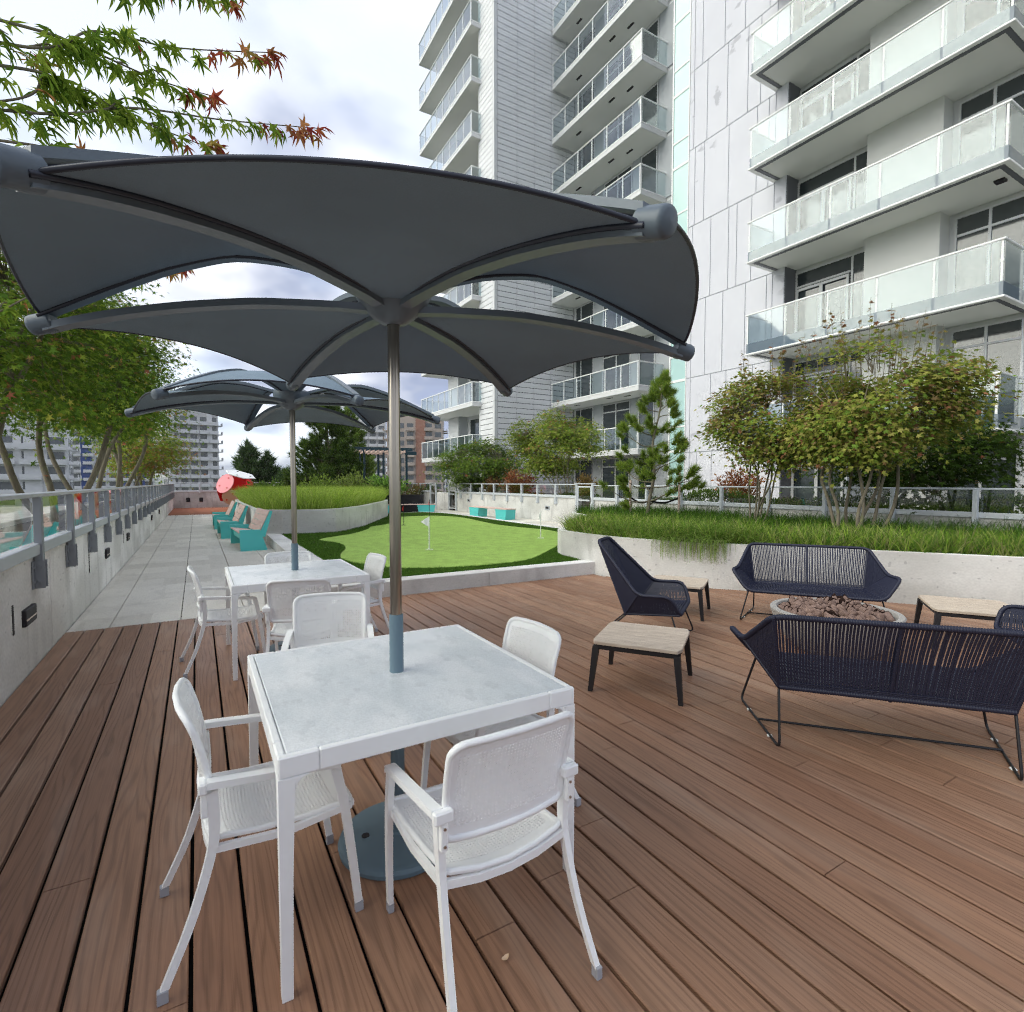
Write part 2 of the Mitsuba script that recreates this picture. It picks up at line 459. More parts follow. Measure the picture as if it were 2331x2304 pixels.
# ---- parapet wall on the left and the end wall
WX = -1.17
key = thing('parapet_wall', 'low raw concrete parapet wall along the left edge of the deck and walk', 'wall')
ys = [-2.2, 2.6, 6.3, 11.45, 16.05, 20.6, 25.2, 30, 36.25]
for a, b in zip(ys[:-1], ys[1:]):
    part(key, 'wall_section', bx((WX - 0.25, a + 0.003, -0.08), (WX, b - 0.003, 0.90), 'concrete', 0.006))
for y, z0, z1 in ((5.13, 0.39, 0.61), (8.31, 0.38, 0.61), (11.9, 0.40, 0.61)):
    part(key, 'drain_slot', MB().box((WX - 0.001, y - 0.018, z0), (WX + 0.004, y + 0.018, z1)).ply('black_box'))
key = thing('end_wall', 'concrete wall across the far end of the walk behind the play surface', 'wall')
part(key, 'wall_section', bx((WX - 0.02, 36.0, -0.08), (8.0, 36.25, 0.93), 'concrete', 0.006))
for y, z0, z1, lab in ((5.51, 0.39, 0.52, 'black wall light low on the parapet nearest the camera'), (9.76, 0.39, 0.525, 'black wall light low on the parapet, second from the camera'),
                       (12.52, 0.385, 0.525, 'black wall light low on the parapet, third from the camera'), (18.8, 0.39, 0.53, 'black wall light low on the parapet, fourth from the camera'),
                       (22.4, 0.39, 0.54, 'black wall light low on the parapet, farthest from the camera')):
    k = thing('wall_light', lab, 'wall light', 'wall lights along the parapet')
    part(k, 'housing', MB().box((WX - 0.01, y - 0.155, z0), (WX + 0.028, y + 0.155, z1), 0.006).ply('black_box'))
    part(k, 'lens', MB().box((WX, y - 0.15, z0 + 0.045), (WX + 0.031, y + 0.15, z0 + 0.056)).ply('lens'))
for x in (0.0, 0.62):
    k = thing('wall_light', f'small dark wall light on the far end wall, {"left" if x < .3 else "right"} of the two', 'wall light')
    part(k, 'housing', bx((0.0 + x * 1.05 - 0.55, 35.97, 0.35), (x * 1.05 - 0.36, 36.02, 0.60), 'black_box', 0.006))


def guard(parts, P0, P1, inward, posts, zw, zr, bsdf, foot=True, pane='pane', zfoot=0.64, width=0.07, depth=0.085):
    """Glass guard rail along P0 to P1 (xy), posts at distances along it; inward: unit xy towards the camera side."""
    P0, P1, w = np.array(P0, float), np.array(P1, float), np.array([*inward, 0.0])
    L = np.linalg.norm(P1 - P0); u = np.array([*((P1 - P0) / L), 0.0])
    R = np.column_stack([u, w, [0, 0, 1.0]])
    o = np.array([*P0, 0.0])
    bpost = 'post_metal' if bsdf == 'grey_metal' else bsdf
    def b(lo, hi, bev=0.0): return MB().box(lo, hi, bev, R, o)
    parts.append(('top_rail', b((0, -0.045, zr - 0.035), (L, 0.055, zr), 0.006).ply(bsdf)))
    parts.append(('bottom_rail', b((0, -0.02, zw + 0.005), (L, 0.05, zw + 0.10), 0.006).ply(bsdf)))
    for d in posts:
        parts.append(('post', b((d - width / 2, 0.010 if foot else 0.052, zfoot), (d + width / 2, 0.066 if foot else 0.052 + depth, zr - 0.036), 0.004).ply(bpost)))
        if foot:
            for sg in (-1, 1):
                e0 = d + sg * (width / 2 + 0.0015)
                m = b((e0, 0.0135, zfoot - 0.012), (e0 + sg * 0.009, 0.078, zfoot + 0.215), 0.002)
                m.add(*b((e0, 0.003, zfoot - 0.012), (e0 + sg * 0.058, 0.013, zfoot + 0.215), 0.002).arrays())
                for zz in (zfoot + 0.045, zfoot + 0.165):
                    m.add(*b((e0 + sg * 0.030, 0.013, zz - 0.011), (e0 + sg * 0.046, 0.026, zz + 0.011)).arrays())
                    m.add(*b((e0 + sg * 0.0092, 0.035, zz - 0.012), (e0 + sg * 0.022, 0.057, zz + 0.012)).arrays())
                parts.append(('post_bracket', m.ply(bpost)))
    e = [0] + list(posts) + [L]
    for a, c in zip(e[:-1], e[1:]):
        if c - a > 0.12:
            parts.append(('glass_pane', b((a + 0.03, 0.004, zw + 0.08), (c - 0.03, 0.006, zr - 0.03)).ply(pane)))


parts = []
guard(parts, (WX, -2.2), (WX, 36.0), (1, 0), [2.2 + y for y in (-0.7, 0.6, 1.9, 3.2, 4.46)] + [2.2 + 5.76 + 1.30 * k for k in range(24)], 0.90, 1.41, 'grey_metal')
thing('guard_railing', 'grey metal and glass guard railing bolted to the left parapet', 'railing', None, None, parts)
parts = []
guard(parts, (WX + 0.1, 36.0), (8.0, 36.0), (0, -1), [1.2, 3.2, 5.2, 7.2], 0.93, 1.47, 'rail_metal', foot=False, zfoot=0.86)
thing('guard_railing', 'pale glass guard railing on top of the far end wall', 'railing', None, None, parts)

# ---- kerbs round the putting green
key = thing('green_kerb', 'low broad concrete kerb edging the putting green on the deck side', 'kerb')
part(key, 'kerb_section', bx((1.36, 6.80, -0.06), (3.62, 7.06, 0.2), 'concrete', 0.008))
part(key, 'kerb_section', bx((3.626, 6.80, -0.06), (5.64, 7.06, 0.2), 'concrete', 0.008))
part(key, 'kerb_section', MB().add(*prism([(1.36, 7.065), (1.80, 7.065), (1.80, 14.55), (1.47, 14.9)], -0.06, 0.2)).ply('concrete'))
key = thing('green_kerb', 'thin pale concrete kerb along the far side of the putting green', 'kerb')
far_edge = np.array([(8.66, 11.2), (8.70, 12.2), (8.76, 15.0), (8.90, 17.8), (8.93, 20.0), (8.8, 21.2), (8.3, 21.9), (7.3, 22.1), (6.5, 21.2)])
fo = curve(far_edge + [0.22, 0], 30); fi = curve(far_edge, 30)
part(key, 'kerb_section', MB().add(*prism(np.vstack([fo, fi[::-1]]), -0.06, 0.205)).ply('concrete'))

# ---- putting green: dark fringe turf, pale green, cups
PL1_FRONT = [(1.24, 17.1), (1.25, 15.3), (1.42, 14.75), (1.82, 14.42), (2.4, 14.33), (3.1, 14.32), (3.45, 14.7), (4.29, 15.95), (5.2, 17.8), (6.18, 19.8), (6.5, 20.7)]
fringe = [(1.78, 7.05), (5.5, 7.05), (5.6, 7.6), (6.9, 9.2), (8.68, 11.0)] + [tuple(p) for p in far_edge[1:]] + [(6.3, 20.2), (5.1, 17.7), (4.2, 15.9), (3.05, 14.4), (1.78, 14.5)]
scene['putting_green'] = MB().add(*prism(fringe, 0.02, 0.185)).ply('soil')
labels['putting_green'] = {'label': 'turf bed of the putting green inside its kerbs', 'kind': 'structure'}
inner = [(2.1, 9.35), (2.16, 8.75), (2.4, 8.15), (2.68, 7.76), (3.4, 7.46), (4.25, 7.42), (4.85, 7.62), (5.6, 8.25), (6.4, 9.0), (7.2, 9.9), (7.9, 10.9), (8.2, 12.0), (8.0, 13.2), (7.93, 14.4), (8.2, 16.4), (8.38, 18.1), (8.0, 19.2), (7.2, 19.5), (6.5, 19.3), (5.8, 17.9), (5.1, 16.3), (4.4, 15.6), (4.05, 14.75), (3.4, 13.7), (2.88, 13.2), (2.35, 12.6), (2.6, 11.6), (2.5, 10.7), (2.25, 10.0)]
inner_c = curve(inner + [inner[0]], 120)[:-1]
from shapely.geometry import Polygon, Point
from shapely import contains_xy
GREEN, FRINGE = Polygon(inner_c), Polygon(fringe)
scene['green_surface'] = MB().add(*prism(GREEN, 0.16, 0.197)).ply('green_turf')
labels['green_surface'] = {'label': 'pale short turf of the putting green with a wavy edge', 'kind': 'structure'}


def blades(P, h, w, lean, cols, rng, seg=3, droop=0.6, az=None):
    """Grass blades: tapered bent ribbons at the points P (n,3)."""
    n = len(P)
    az = rng.uniform(0, 2 * np.pi, n) if az is None else az
    h = np.broadcast_to(h, (n,)) * rng.uniform(0.65, 1.2, n)
    ln = np.broadcast_to(lean, (n,)) * rng.uniform(0.3, 1.5, n)
    d = np.stack([np.cos(az), np.sin(az), np.zeros(n)], 1)
    s = np.stack([-np.sin(az), np.cos(az), np.zeros(n)], 1)
    a2 = az + rng.uniform(-1.2, 1.2, n)
    s = np.stack([-np.sin(a2), np.cos(a2), np.zeros(n)], 1)
    V = []
    for k in range(seg):
        t = k / seg
        c = P + d * (ln * t ** 1.7)[:, None] * h[:, None] + np.array([0, 0, 1]) * (h * (t - droop * (np.minimum(ln, 1.6) * 0.5) * t ** 2.4))[:, None]
        ww = (w * (1 - t * 0.55))
        V += [c - s * ww / 2, c + s * ww / 2]
    t = 1.0
    V.append(P + d * (ln)[:, None] * h[:, None] + np.array([0, 0, 1]) * (h * (1 - droop * (np.minimum(ln, 1.6) * 0.5)))[:, None])
    m = 2 * seg + 1
    v = np.stack(V, 1).reshape(-1, 3)
    F = []
    for k in range(seg - 1): F += [[2 * k, 2 * k + 1, 2 * k + 3], [2 * k, 2 * k + 3, 2 * k + 2]]
    F.append([2 * seg - 2, 2 * seg - 1, 2 * seg])
    f = (np.array(F)[None] + (np.arange(n) * m)[:, None, None]).reshape(-1, 3)
    ci = rng.integers(0, len(cols), n)
    c = np.asarray(cols)[ci] * rng.uniform(0.75, 1.25, (n, 1))
    return v, f, np.repeat(c, m, 0)


def scatter(poly, n, rng):
    x0, y0, x1, y1 = poly.bounds
    out = np.zeros((0, 2))
    while len(out) < n:
        p = np.column_stack([rng.uniform(x0, x1, n), rng.uniform(y0, y1, n)])
        out = np.vstack([out, p[contains_xy(poly, p[:, 0], p[:, 1])]])
    return out[:n]


def grass(name, label, poly, n, z, h, w, lean, cols, seed, seg=3, az=None, cat='grass', near=None):
    r = np.random.default_rng(seed)
    p = scatter(poly, n, r)
    if near is not None: p = near(p, r)
    v, f, c = blades(np.column_stack([p, np.full(len(p), z)]), h(p, r) if callable(h) else h, w, lean, cols, r, seg, az=None if az is None else az(p, r))
    key = numbered(name)
    scene[key] = mikit.ply((v, f), 'blade', False, color=c)
    labels[key] = {'label': label, 'category': cat, 'kind': 'stuff'}
    return key


fr_zone = FRINGE.difference(GREEN.buffer(0.015))
near_w = lambda p, r: p[r.uniform(0, 1, len(p)) < np.clip(8.5 / np.hypot(p[:, 0], p[:, 1]), 0.25, 1) ** 1.3]
grass('fringe_turf', 'longer dark green artificial turf fringe round the putting green', fr_zone, 150000, 0.184, 0.045, 0.007, 0.7,
      [(0.075, 0.17, 0.022), (0.10, 0.21, 0.028), (0.055, 0.125, 0.02), (0.13, 0.24, 0.04)], 11, 2, near=near_w)

for (x, y), lab, flag, pole, h in (((3.845, 9.68), 'white putting flag on a white stick, nearest the deck', 'white_plastic', 'white_plastic', 0.64),
                                   ((6.865, 10.34), 'limp white putting flag on a white stick at the right edge of the green', 'white_plastic', 'white_plastic', 0.64),
                                   ((5.36, 15.54), 'red putting flag on a black stick near the planter', 'red_plastic', 'black_metal', 0.64),
                                   ((7.45, 18.7), 'pink putting flag on a black stick before the far bench', 'pink_plastic', 'black_metal', 0.66)):
    cup = MB(); cup.add(*lathe([(0.075, 0.198), (0.075, 0.2012), (0.058, 0.2012), (0.056, 0.17), (0.0, 0.17)], 24)); cup.v[-1] += np.array([x, y, 0])
    pm = MB().tube([(x, y, 0.17), (x, y, 0.2 + h)], 0.0105 if pole == 'white_plastic' else 0.009, 8)
    hang = 'limp' in lab or 'pink' in lab or 'red' in lab
    du = np.array([-0.86, 0.51, 0]) if not hang else np.array([-0.55, 0.3, 0])
    fm = MB(); ns = 9
    top, drop = 0.2 + h - 0.01, 0.19 if not hang else 0.24
    wd = 0.17 if not hang else 0.10
    t = np.linspace(0, 1, ns)
    for off in (0.0, 0.003):
        wob = 0.012 * np.sin(t * 9)[:, None] * np.array([0.5, 0.86, 0])
        A = np.array([x, y, 0]) + du * wd * t[:, None] + wob + np.column_stack([0 * t, 0 * t, top - (0.10 if not hang else 0.20) * t ** 1.2]) + np.array([off, off, 0])
        B = np.array([x, y, 0]) + du * wd * t[:, None] * (1.0 if not hang else 0.9) + wob + np.column_stack([0 * t, 0 * t, top - drop - (0.03 if not hang else 0.02) * t]) + np.array([off, off, 0])
        B[-1] = A[-1] - [0, 0, 0.004]
        B = A + (B - A) * (1 - t[:, None] ** 1.5)
        v = np.vstack([A, B]); k = np.arange(ns - 1)
        fm.add(v, np.stack([k, k + 1, k + 1 + ns, k + ns], 1))
    thing('putting_flag', lab, 'flag', None, None, [('stick', pm.ply(pole, True)), ('cloth', fm.ply(flag, False)), ('cup_ring', cup.ply('white_plastic' if pole == 'white_plastic' else 'black_metal', 30))])

# ---- planters
def planter(name, label, outer, th, ztop, zsoil, zbase):
    P = Polygon(outer).buffer(0)
    inn = P.buffer(-th)
    ring = P.difference(inn)
    key = thing(name, label, 'planter')
    part(key, 'wall', MB().add(*prism(ring, zbase, ztop)).ply('concrete'))
    part(key, 'soil_bed', MB().add(*prism(inn.buffer(0.01), zbase + 0.01, zsoil)).ply('soil'))
    return key, inn


pl1 = PL1_FRONT + [(6.4, 22.5), (5.6, 24.2), (4.6, 25.4), (2.6, 25.6), (1.3, 24.0), (1.22, 21.0)]
k1, in1 = planter('planter', 'pale concrete planter with rounded corners full of yellow green grass beside the walk', pl1, 0.13, 0.80, 0.72, -0.06)
plr = [tuple(p) for p in curve(CURVE, 60)] + [(11.6, -1.0), (11.6, 12.7), (9.6, 12.7), (9.15, 12.2), (8.55, 10.6), (7.4, 9.4), (6.4, 8.6), (5.72, 8.05)]
k2, in2 = planter('planter', 'long curving pale concrete planter behind the lounge seats', plr, 0.12, 0.635, 0.53, -0.06)
LIME = [(0.31, 0.44, 0.06), (0.40, 0.53, 0.08), (0.23, 0.37, 0.05), (0.50, 0.58, 0.16)]
GRN = [(0.17, 0.30, 0.03), (0.24, 0.39, 0.045), (0.12, 0.24, 0.028), (0.35, 0.48, 0.08), (0.08, 0.18, 0.024)]
grass('planter_grass', 'soft yellow green grass filling the planter beside the walk', in1, 46000, 0.70, 0.66, 0.010, 0.6, LIME, 21, 4)


def wet(p, r):
    return r.uniform(-0.9, 0.9, len(p)) + 2.4


front_strip = in2.intersection(Polygon([(5, -1.5), (10.8, -1.5), (10.3, 1.2), (9.4, 2.4), (8.3, 4.4), (7.4, 6.2), (7.2, 9.2), (5, 9.2)]))


def tussocks(label, zone, n, per, h, w, cols, seed, lean=0.6):
    r = np.random.default_rng(seed)
    c = scatter(zone, n, r)
    q = np.repeat(c, per, 0); k = len(q)
    off = r.normal(0, 0.075, (k, 2))
    az = np.arctan2(off[:, 1], off[:, 0]) + r.normal(0, 0.7, k)
    p = q + off
    ok = contains_xy(zone.buffer(0.02), p[:, 0], p[:, 1]); p, az = p[ok], az[ok]
    tone = np.repeat(r.uniform(0.55, 1.25, n), per)[ok]; hh = np.repeat(r.uniform(0.75, 1.25, n), per)[ok] * h
    v, f, col = blades(np.column_stack([p, np.full(len(p), 0.52)]), hh, w, lean, cols, r, 4, 0.75, az)
    col *= np.repeat(tone, 9)[:, None]
    key = numbered('planter_grass')
    scene[key] = mikit.ply((v, f), 'blade', False, color=col)
    labels[key] = {'label': label, 'category': 'grass', 'kind': 'stuff'}


tussocks('green strappy grass along the front of the long planter', front_strip, 1050, 36, 0.37, 0.0110, GRN + [(0.42, 0.45, 0.14), (0.40, 0.40, 0.17)], 22)
tussocks('dark green strappy grass at the back of the long planter below the trees', in2.difference(front_strip), 700, 28, 0.37, 0.012, [(0.07, 0.15, 0.02), (0.10, 0.20, 0.028), (0.06, 0.12, 0.02)], 23)
# long pale tuft that spills over the front wall
r_ = np.random.default_rng(24)
pt = np.vstack([r_.normal((6.25, 5.45), (0.30, 0.36), (1500, 2)), r_.normal((6.55, 5.0), (0.25, 0.3), (700, 2)), r_.normal((5.95, 6.5), (0.2, 0.4), (500, 2))])
pt = pt[contains_xy(in2, pt[:, 0], pt[:, 1])]
v, f, c = blades(np.column_stack([pt, np.full(len(pt), 0.53)]), 0.56, 0.0085, 0.95, [(0.20, 0.32, 0.06), (0.27, 0.39, 0.09), (0.14, 0.25, 0.04)], r_, 6, droop=1.15, az=np.radians(r_.normal(212, 60, len(pt))))
scene['trailing_grass'] = mikit.ply((v, f), 'blade', False, color=c)
labels['trailing_grass'] = {'label': 'long pale grass tuft spilling over the front of the long planter', 'category': 'grass', 'kind': 'stuff'}
pt = []
for _ in range(300):
    s = r_.uniform(0.28, 0.40); i0 = curve(CURVE, 200)[int(s * 199)]
    pt.append((i0[0] + r_.uniform(0.10, 0.2), i0[1] + r_.uniform(0.04, 0.12)))
pt = np.array(pt)
v = []; M_ = MB()
for (x, y) in pt:
    L = r_.uniform(0.25, 0.6); a = math.radians(r_.normal(212, 22)); d = np.array([math.cos(a), math.sin(a), 0])
    t = np.linspace(0, 1, 7)[:, None]
    P = np.array([x, y, 0.60]) + d * (0.20 + 0.10 * L) * np.minimum(1, t * 1.5) ** 0.8 + np.array([0, 0, 1]) * (0.13 * np.sin(np.minimum(t * 2.2, 3.14)) - L * np.maximum(0, t - 0.35) ** 1.2)
    s = np.array([-d[1], d[0], 0]) * 0.0042 * (1 - 0.7 * t)
    M_.bar(P, s, np.array([0, 0, 0.0006]))
    M_.c.append(np.broadcast_to(np.array([(0.25, 0.35, 0.09), (0.30, 0.34, 0.14), (0.2, 0.33, 0.06)][r_.integers(3)]), (28, 3)))
scene['trailing_grass_001'] = M_.ply('blade', False)
labels['trailing_grass_001'] = {'label': 'thin pale grass blades hanging down the face of the long planter', 'category': 'grass', 'kind': 'stuff'}

# ---- wall, guard railing and gates on the right
RX = 11.6
key = thing('patio_wall', 'low pale concrete wall between the terrace and the private patios', 'wall')
for a, b in ((-1.0, 4.5), (4.5, 9.4), (9.4, 14.2), (15.15, 20.1), (20.1, 25.3), (26.3, 28.0), (28.9, 36)):
    part(key, 'wall_section', bx((RX, a + 0.004, -0.08), (RX + 0.22, b - 0.004, 0.90 if a < 14.3 else 0.93), 'concrete', 0.006))
parts = []
guard(parts, (RX, -1.0), (RX, 14.2), (-1, 0), [1.0 + y for y in (1.3, 2.58, 3.86, 5.13, 6.42, 7.72, 9.02, 10.35, 11.65, 12.95)], 0.88, 1.40, 'rail_metal', foot=False, zfoot=0.62)
thing('guard_railing', 'pale metal and glass guard railing above the long planter on the right', 'railing', None, None, parts)
parts = []
guard(parts, (RX, 15.15), (RX, 25.3), (-1, 0), [y - 15.15 for y in (16.42, 17.66, 18.86, 20.06, 21.25, 22.42, 23.62, 24.8)], 0.92, 1.43, 'rail_metal', foot=True, zfoot=0.68)
thing('guard_railing', 'pale metal and glass guard railing on the wall behind the putting green', 'railing', None, None, parts)
parts = []
guard(parts, (RX, 29.0), (RX, 36), (-1, 0), [1.3, 2.6, 3.9, 5.2], 0.92, 1.43, 'rail_metal', foot=False, zfoot=0.68)
thing('guard_railing', 'short glass guard railing beyond the far patio gate', 'railing', None, None, parts)
for (y0, y1), lab in (((14.2, 15.15), 'tall metal framed glass gate next to the long planter'), ((25.3, 26.3), 'metal framed glass gate in the patio wall behind the green, nearer of two'), ((28.0, 28.9), 'metal framed glass gate in the patio wall, farthest from the deck')):
    ps = []
    for y in (y0, y1 - 0.07): ps.append(('post', bx((RX - 0.08, y, 0.0), (RX, y + 0.07, 1.42), 'rail_metal', 0.005)))
    fr = MB()
    for y in (y0 + 0.09, y1 - 0.14): fr.box((RX - 0.06, y, 0.10), (RX - 0.02, y + 0.05, 1.36))
    for z in (0.10, 0.84, 1.31): fr.box((RX - 0.06, y0 + 0.145, z), (RX - 0.02, y1 - 0.145, z + 0.05))
    ps += [('frame', fr.ply('rail_metal')), ('glass_pane', bx((RX - 0.042, y0 + 0.14, 0.15), (RX - 0.038, y1 - 0.14, 1.31), 'pane')), ('top_rail', bx((RX - 0.09, y0 - 0.05, 1.422), (RX + 0.03, y1 + 0.05, 1.455), 'rail_metal', 0.005)),
           ('handle', MB().box((RX - 0.10, y0 + 0.11, 0.80), (RX - 0.065, y0 + 0.13, 0.98)).ply('steel'))]
    thing('patio_gate', lab, 'gate', None, None, ps)
for y, z, lab in ((17.0, 0.42, 'small rectangular light in the wall right of the second bench'), (23.9, 0.5, 'small rectangular light in the wall near the middle gate')):
    k = thing('wall_light', lab, 'wall light')
    part(k, 'housing', MB().box((RX - 0.02, y - 0.16, z), (RX + 0.01, y + 0.16, z + 0.17), 0.01).ply('bldg_grey'))
    part(k, 'lens', bx((RX - 0.023, y - 0.10, z + 0.05), (RX - 0.01, y + 0.10, z + 0.13), 'black_box'))
scene['patio'] = MB().box((RX + 0.23, -1.0, -0.08), (17.0, 36, 0.0)).ply('paver')
labels['patio'] = {'label': 'private patio paving between the wall and the tower', 'kind': 'structure'}
scene['patio_bed'] = bx((RX + 0.225, -1.0, 0.004), (12.75, 27.9, 0.78), 'soil')
labels['patio_bed'] = {'label': 'raised planting bed behind the patio wall', 'kind': 'structure'}

# ---- the neighbouring terrace beyond the left railing
scene['side_terrace'] = bx((-13.9, -5.5, -0.089), (WX - 0.255, 44, -0.01), 'paver')
labels['side_terrace'] = {'label': 'paved side terrace seen through the glass of the left railing', 'kind': 'structure'}
k, in3 = planter('planter', 'raw concrete tree planter on the side terrace beyond the left railing', [(-3.1, 2.0), (-1.95, 2.0), (-1.95, 5.2), (-3.1, 5.2)], 0.14, 0.62, 0.52, -0.01)
k, in4 = planter('planter', 'long raw concrete tree planter on the side terrace beyond the left railing', [(-3.6, 11.9), (-1.75, 11.9), (-1.75, 34), (-3.6, 34)], 0.14, 0.66, 0.56, -0.01)

# ================================================================ the residential tower on the right
TW = thing('residential_tower', 'tall white residential tower with stacked glass balconies on the right of the terrace', 'building')
ZTOP = 29.0
# solid cores behind the facades
part(TW, 'core', MB().box((17.72, -3, 0), (34, 11.5, ZTOP)).box((17.16, 11.5, 0), (34, 15.2, ZTOP)).box((18.8, 15.2, 0), (34, 24.95, ZTOP)).box((15.15, 25.0, 0), (34, 32.9, ZTOP)).ply('bldg_white'))

# --- panelled wall (faces the camera's left), panels proud of dark joints
part(TW, 'joint_backing', MB().box((17.125, 11.5, 0), (17.16, 15.21, ZTOP)).ply('bldg_grey'))
ZJ = [-0.3] + [2.69 + 2.97 * k for k in range(9)]
splits = [[11.9, 12.6, 13.9, 14.6], [12.2, 13.3, 14.0], [11.72, 12.55, 13.5, 14.3], [12.35, 12.95, 13.3, 14.1], [11.75, 12.2, 13.35, 14.45, 14.9],
          [12.1, 12.6, 13.45, 14.35], [11.8, 12.75, 13.6, 14.6], [12.3, 13.0, 13.9, 14.7], [11.9, 12.9, 13.7, 14.5]]
for r in range(9):
    ys = [11.5] + splits[r] + [14.98, 15.2] if splits[r][-1] < 14.8 else [11.5] + splits[r] + [15.2]
    for a, b in zip(ys[:-1], ys[1:]):
        part(TW, 'wall_panel', bx((17.098, a + 0.015, ZJ[r] + 0.017), (17.122, b - 0.015, ZJ[r + 1] - 0.017), 'fibre_panel'))

# --- siding: planks with open joints on the corner block
YS, XS = 24.9, 13.6
part(TW, 'joint_backing', MB().box((XS + 0.03, YS + 0.03, 0), (18.79, YS + 0.06, ZTOP)).box((XS + 0.03, YS + 0.06, 0), (XS + 0.06, 26.6, ZTOP)).ply('bldg_dark'))
rowsz = np.arange(0.0, ZTOP, 0.2885)
colx = [13.80, 14.98, 16.07, 17.15, 18.20, 18.75]
pl = []
for z in rowsz:
    for a, b in zip(colx[:-1], colx[1:]):
        pl.append(((a + 0.011, YS, z + 0.017), (b - 0.011, YS + 0.028, z + 0.271)))
    pl.append(((XS, YS + 0.21, z + 0.017), (XS + 0.028, 26.57, z + 0.271)))


def rank(q):
    c = (np.array(q[0]) + np.array(q[1])) / 2
    seen = 1.0 if (c[2] > 11.2 or c[2] < 7.8) else 1.35
    if c[0] > 17.6 and c[2] > 3: seen *= 1.3
    if c[2] < 1.0: seen *= 1.5
    return seen * np.linalg.norm(c - [0, 0, 1.5])


pl.sort(key=rank)
for lo, hi in pl[:300]: part(TW, 'siding_plank', bx(lo, hi, 'siding'))
m = MB()
for lo, hi in pl[300:]: m.box(lo, hi)
part(TW, 'siding_planks', m.ply('siding'), kind='stuff')
for z in np.arange(0, ZTOP, 2.885):
    part(TW, 'corner_trim', bx((XS - 0.006, YS - 0.006, z + 0.008), (XS + 0.19, YS + 0.20, z + 2.877), 'bldg_white', 0.006))
part(TW, 'corner_trim', bx((XS - 0.004, 26.58, 0), (XS + 0.5, 26.66, ZTOP), 'bldg_white'))
# grey pier, column block and slabs of the right hand recess
part(TW, 'pier', bx((17.06, 11.06, 0), (17.72, 11.46, ZTOP), 'fibre_panel'))
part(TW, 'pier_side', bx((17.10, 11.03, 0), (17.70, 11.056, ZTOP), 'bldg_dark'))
part(TW, 'column', bx((17.17, 6.74, 0), (17.73, 8.62, ZTOP), 'bldg_stone', 0.01))
part(TW, 'corner_column', bx((14.5, 31.4, 0), (15.16, 32.95, ZTOP), 'bldg_white'))
part(TW, 'corner_column_side', bx((14.56, 31.36, 0), (15.15, 31.39, ZTOP), 'bldg_grey'))


def window(x, y0, y1, z0, z1, mull=(), trans=(), fr=0.05, x_in=0.0):
    """Framed window in a wall that faces -x: frame bars, recessed glass. Returns parts."""
    m = MB()
    m.box((x - 0.05, y0, z0), (x + 0.02, y0 + fr, z1)).box((x - 0.05, y1 - fr, z0), (x + 0.02, y1, z1))
    m.box((x - 0.05, y0 + fr, z0), (x + 0.02, y1 - fr, z0 + fr)).box((x - 0.05, y0 + fr, z1 - fr), (x + 0.02, y1 - fr, z1))
    for y in mull: m.box((x - 0.046, y - fr * 0.6, z0 + fr), (x + 0.02, y + fr * 0.6, z1 - fr))
    for z, a, b in trans: m.box((x - 0.043, a, z - fr * 0.6), (x + 0.02, b, z + fr * 0.6))
    k = part(TW, 'window', m.ply('bldg_white'))
    scene[k + '__pane'] = bx((x - 0.012, y0 + fr * 0.5, z0 + fr * 0.5), (x - 0.002, y1 - fr * 0.5, z1 - fr * 0.5), 'window_glass')
    return k


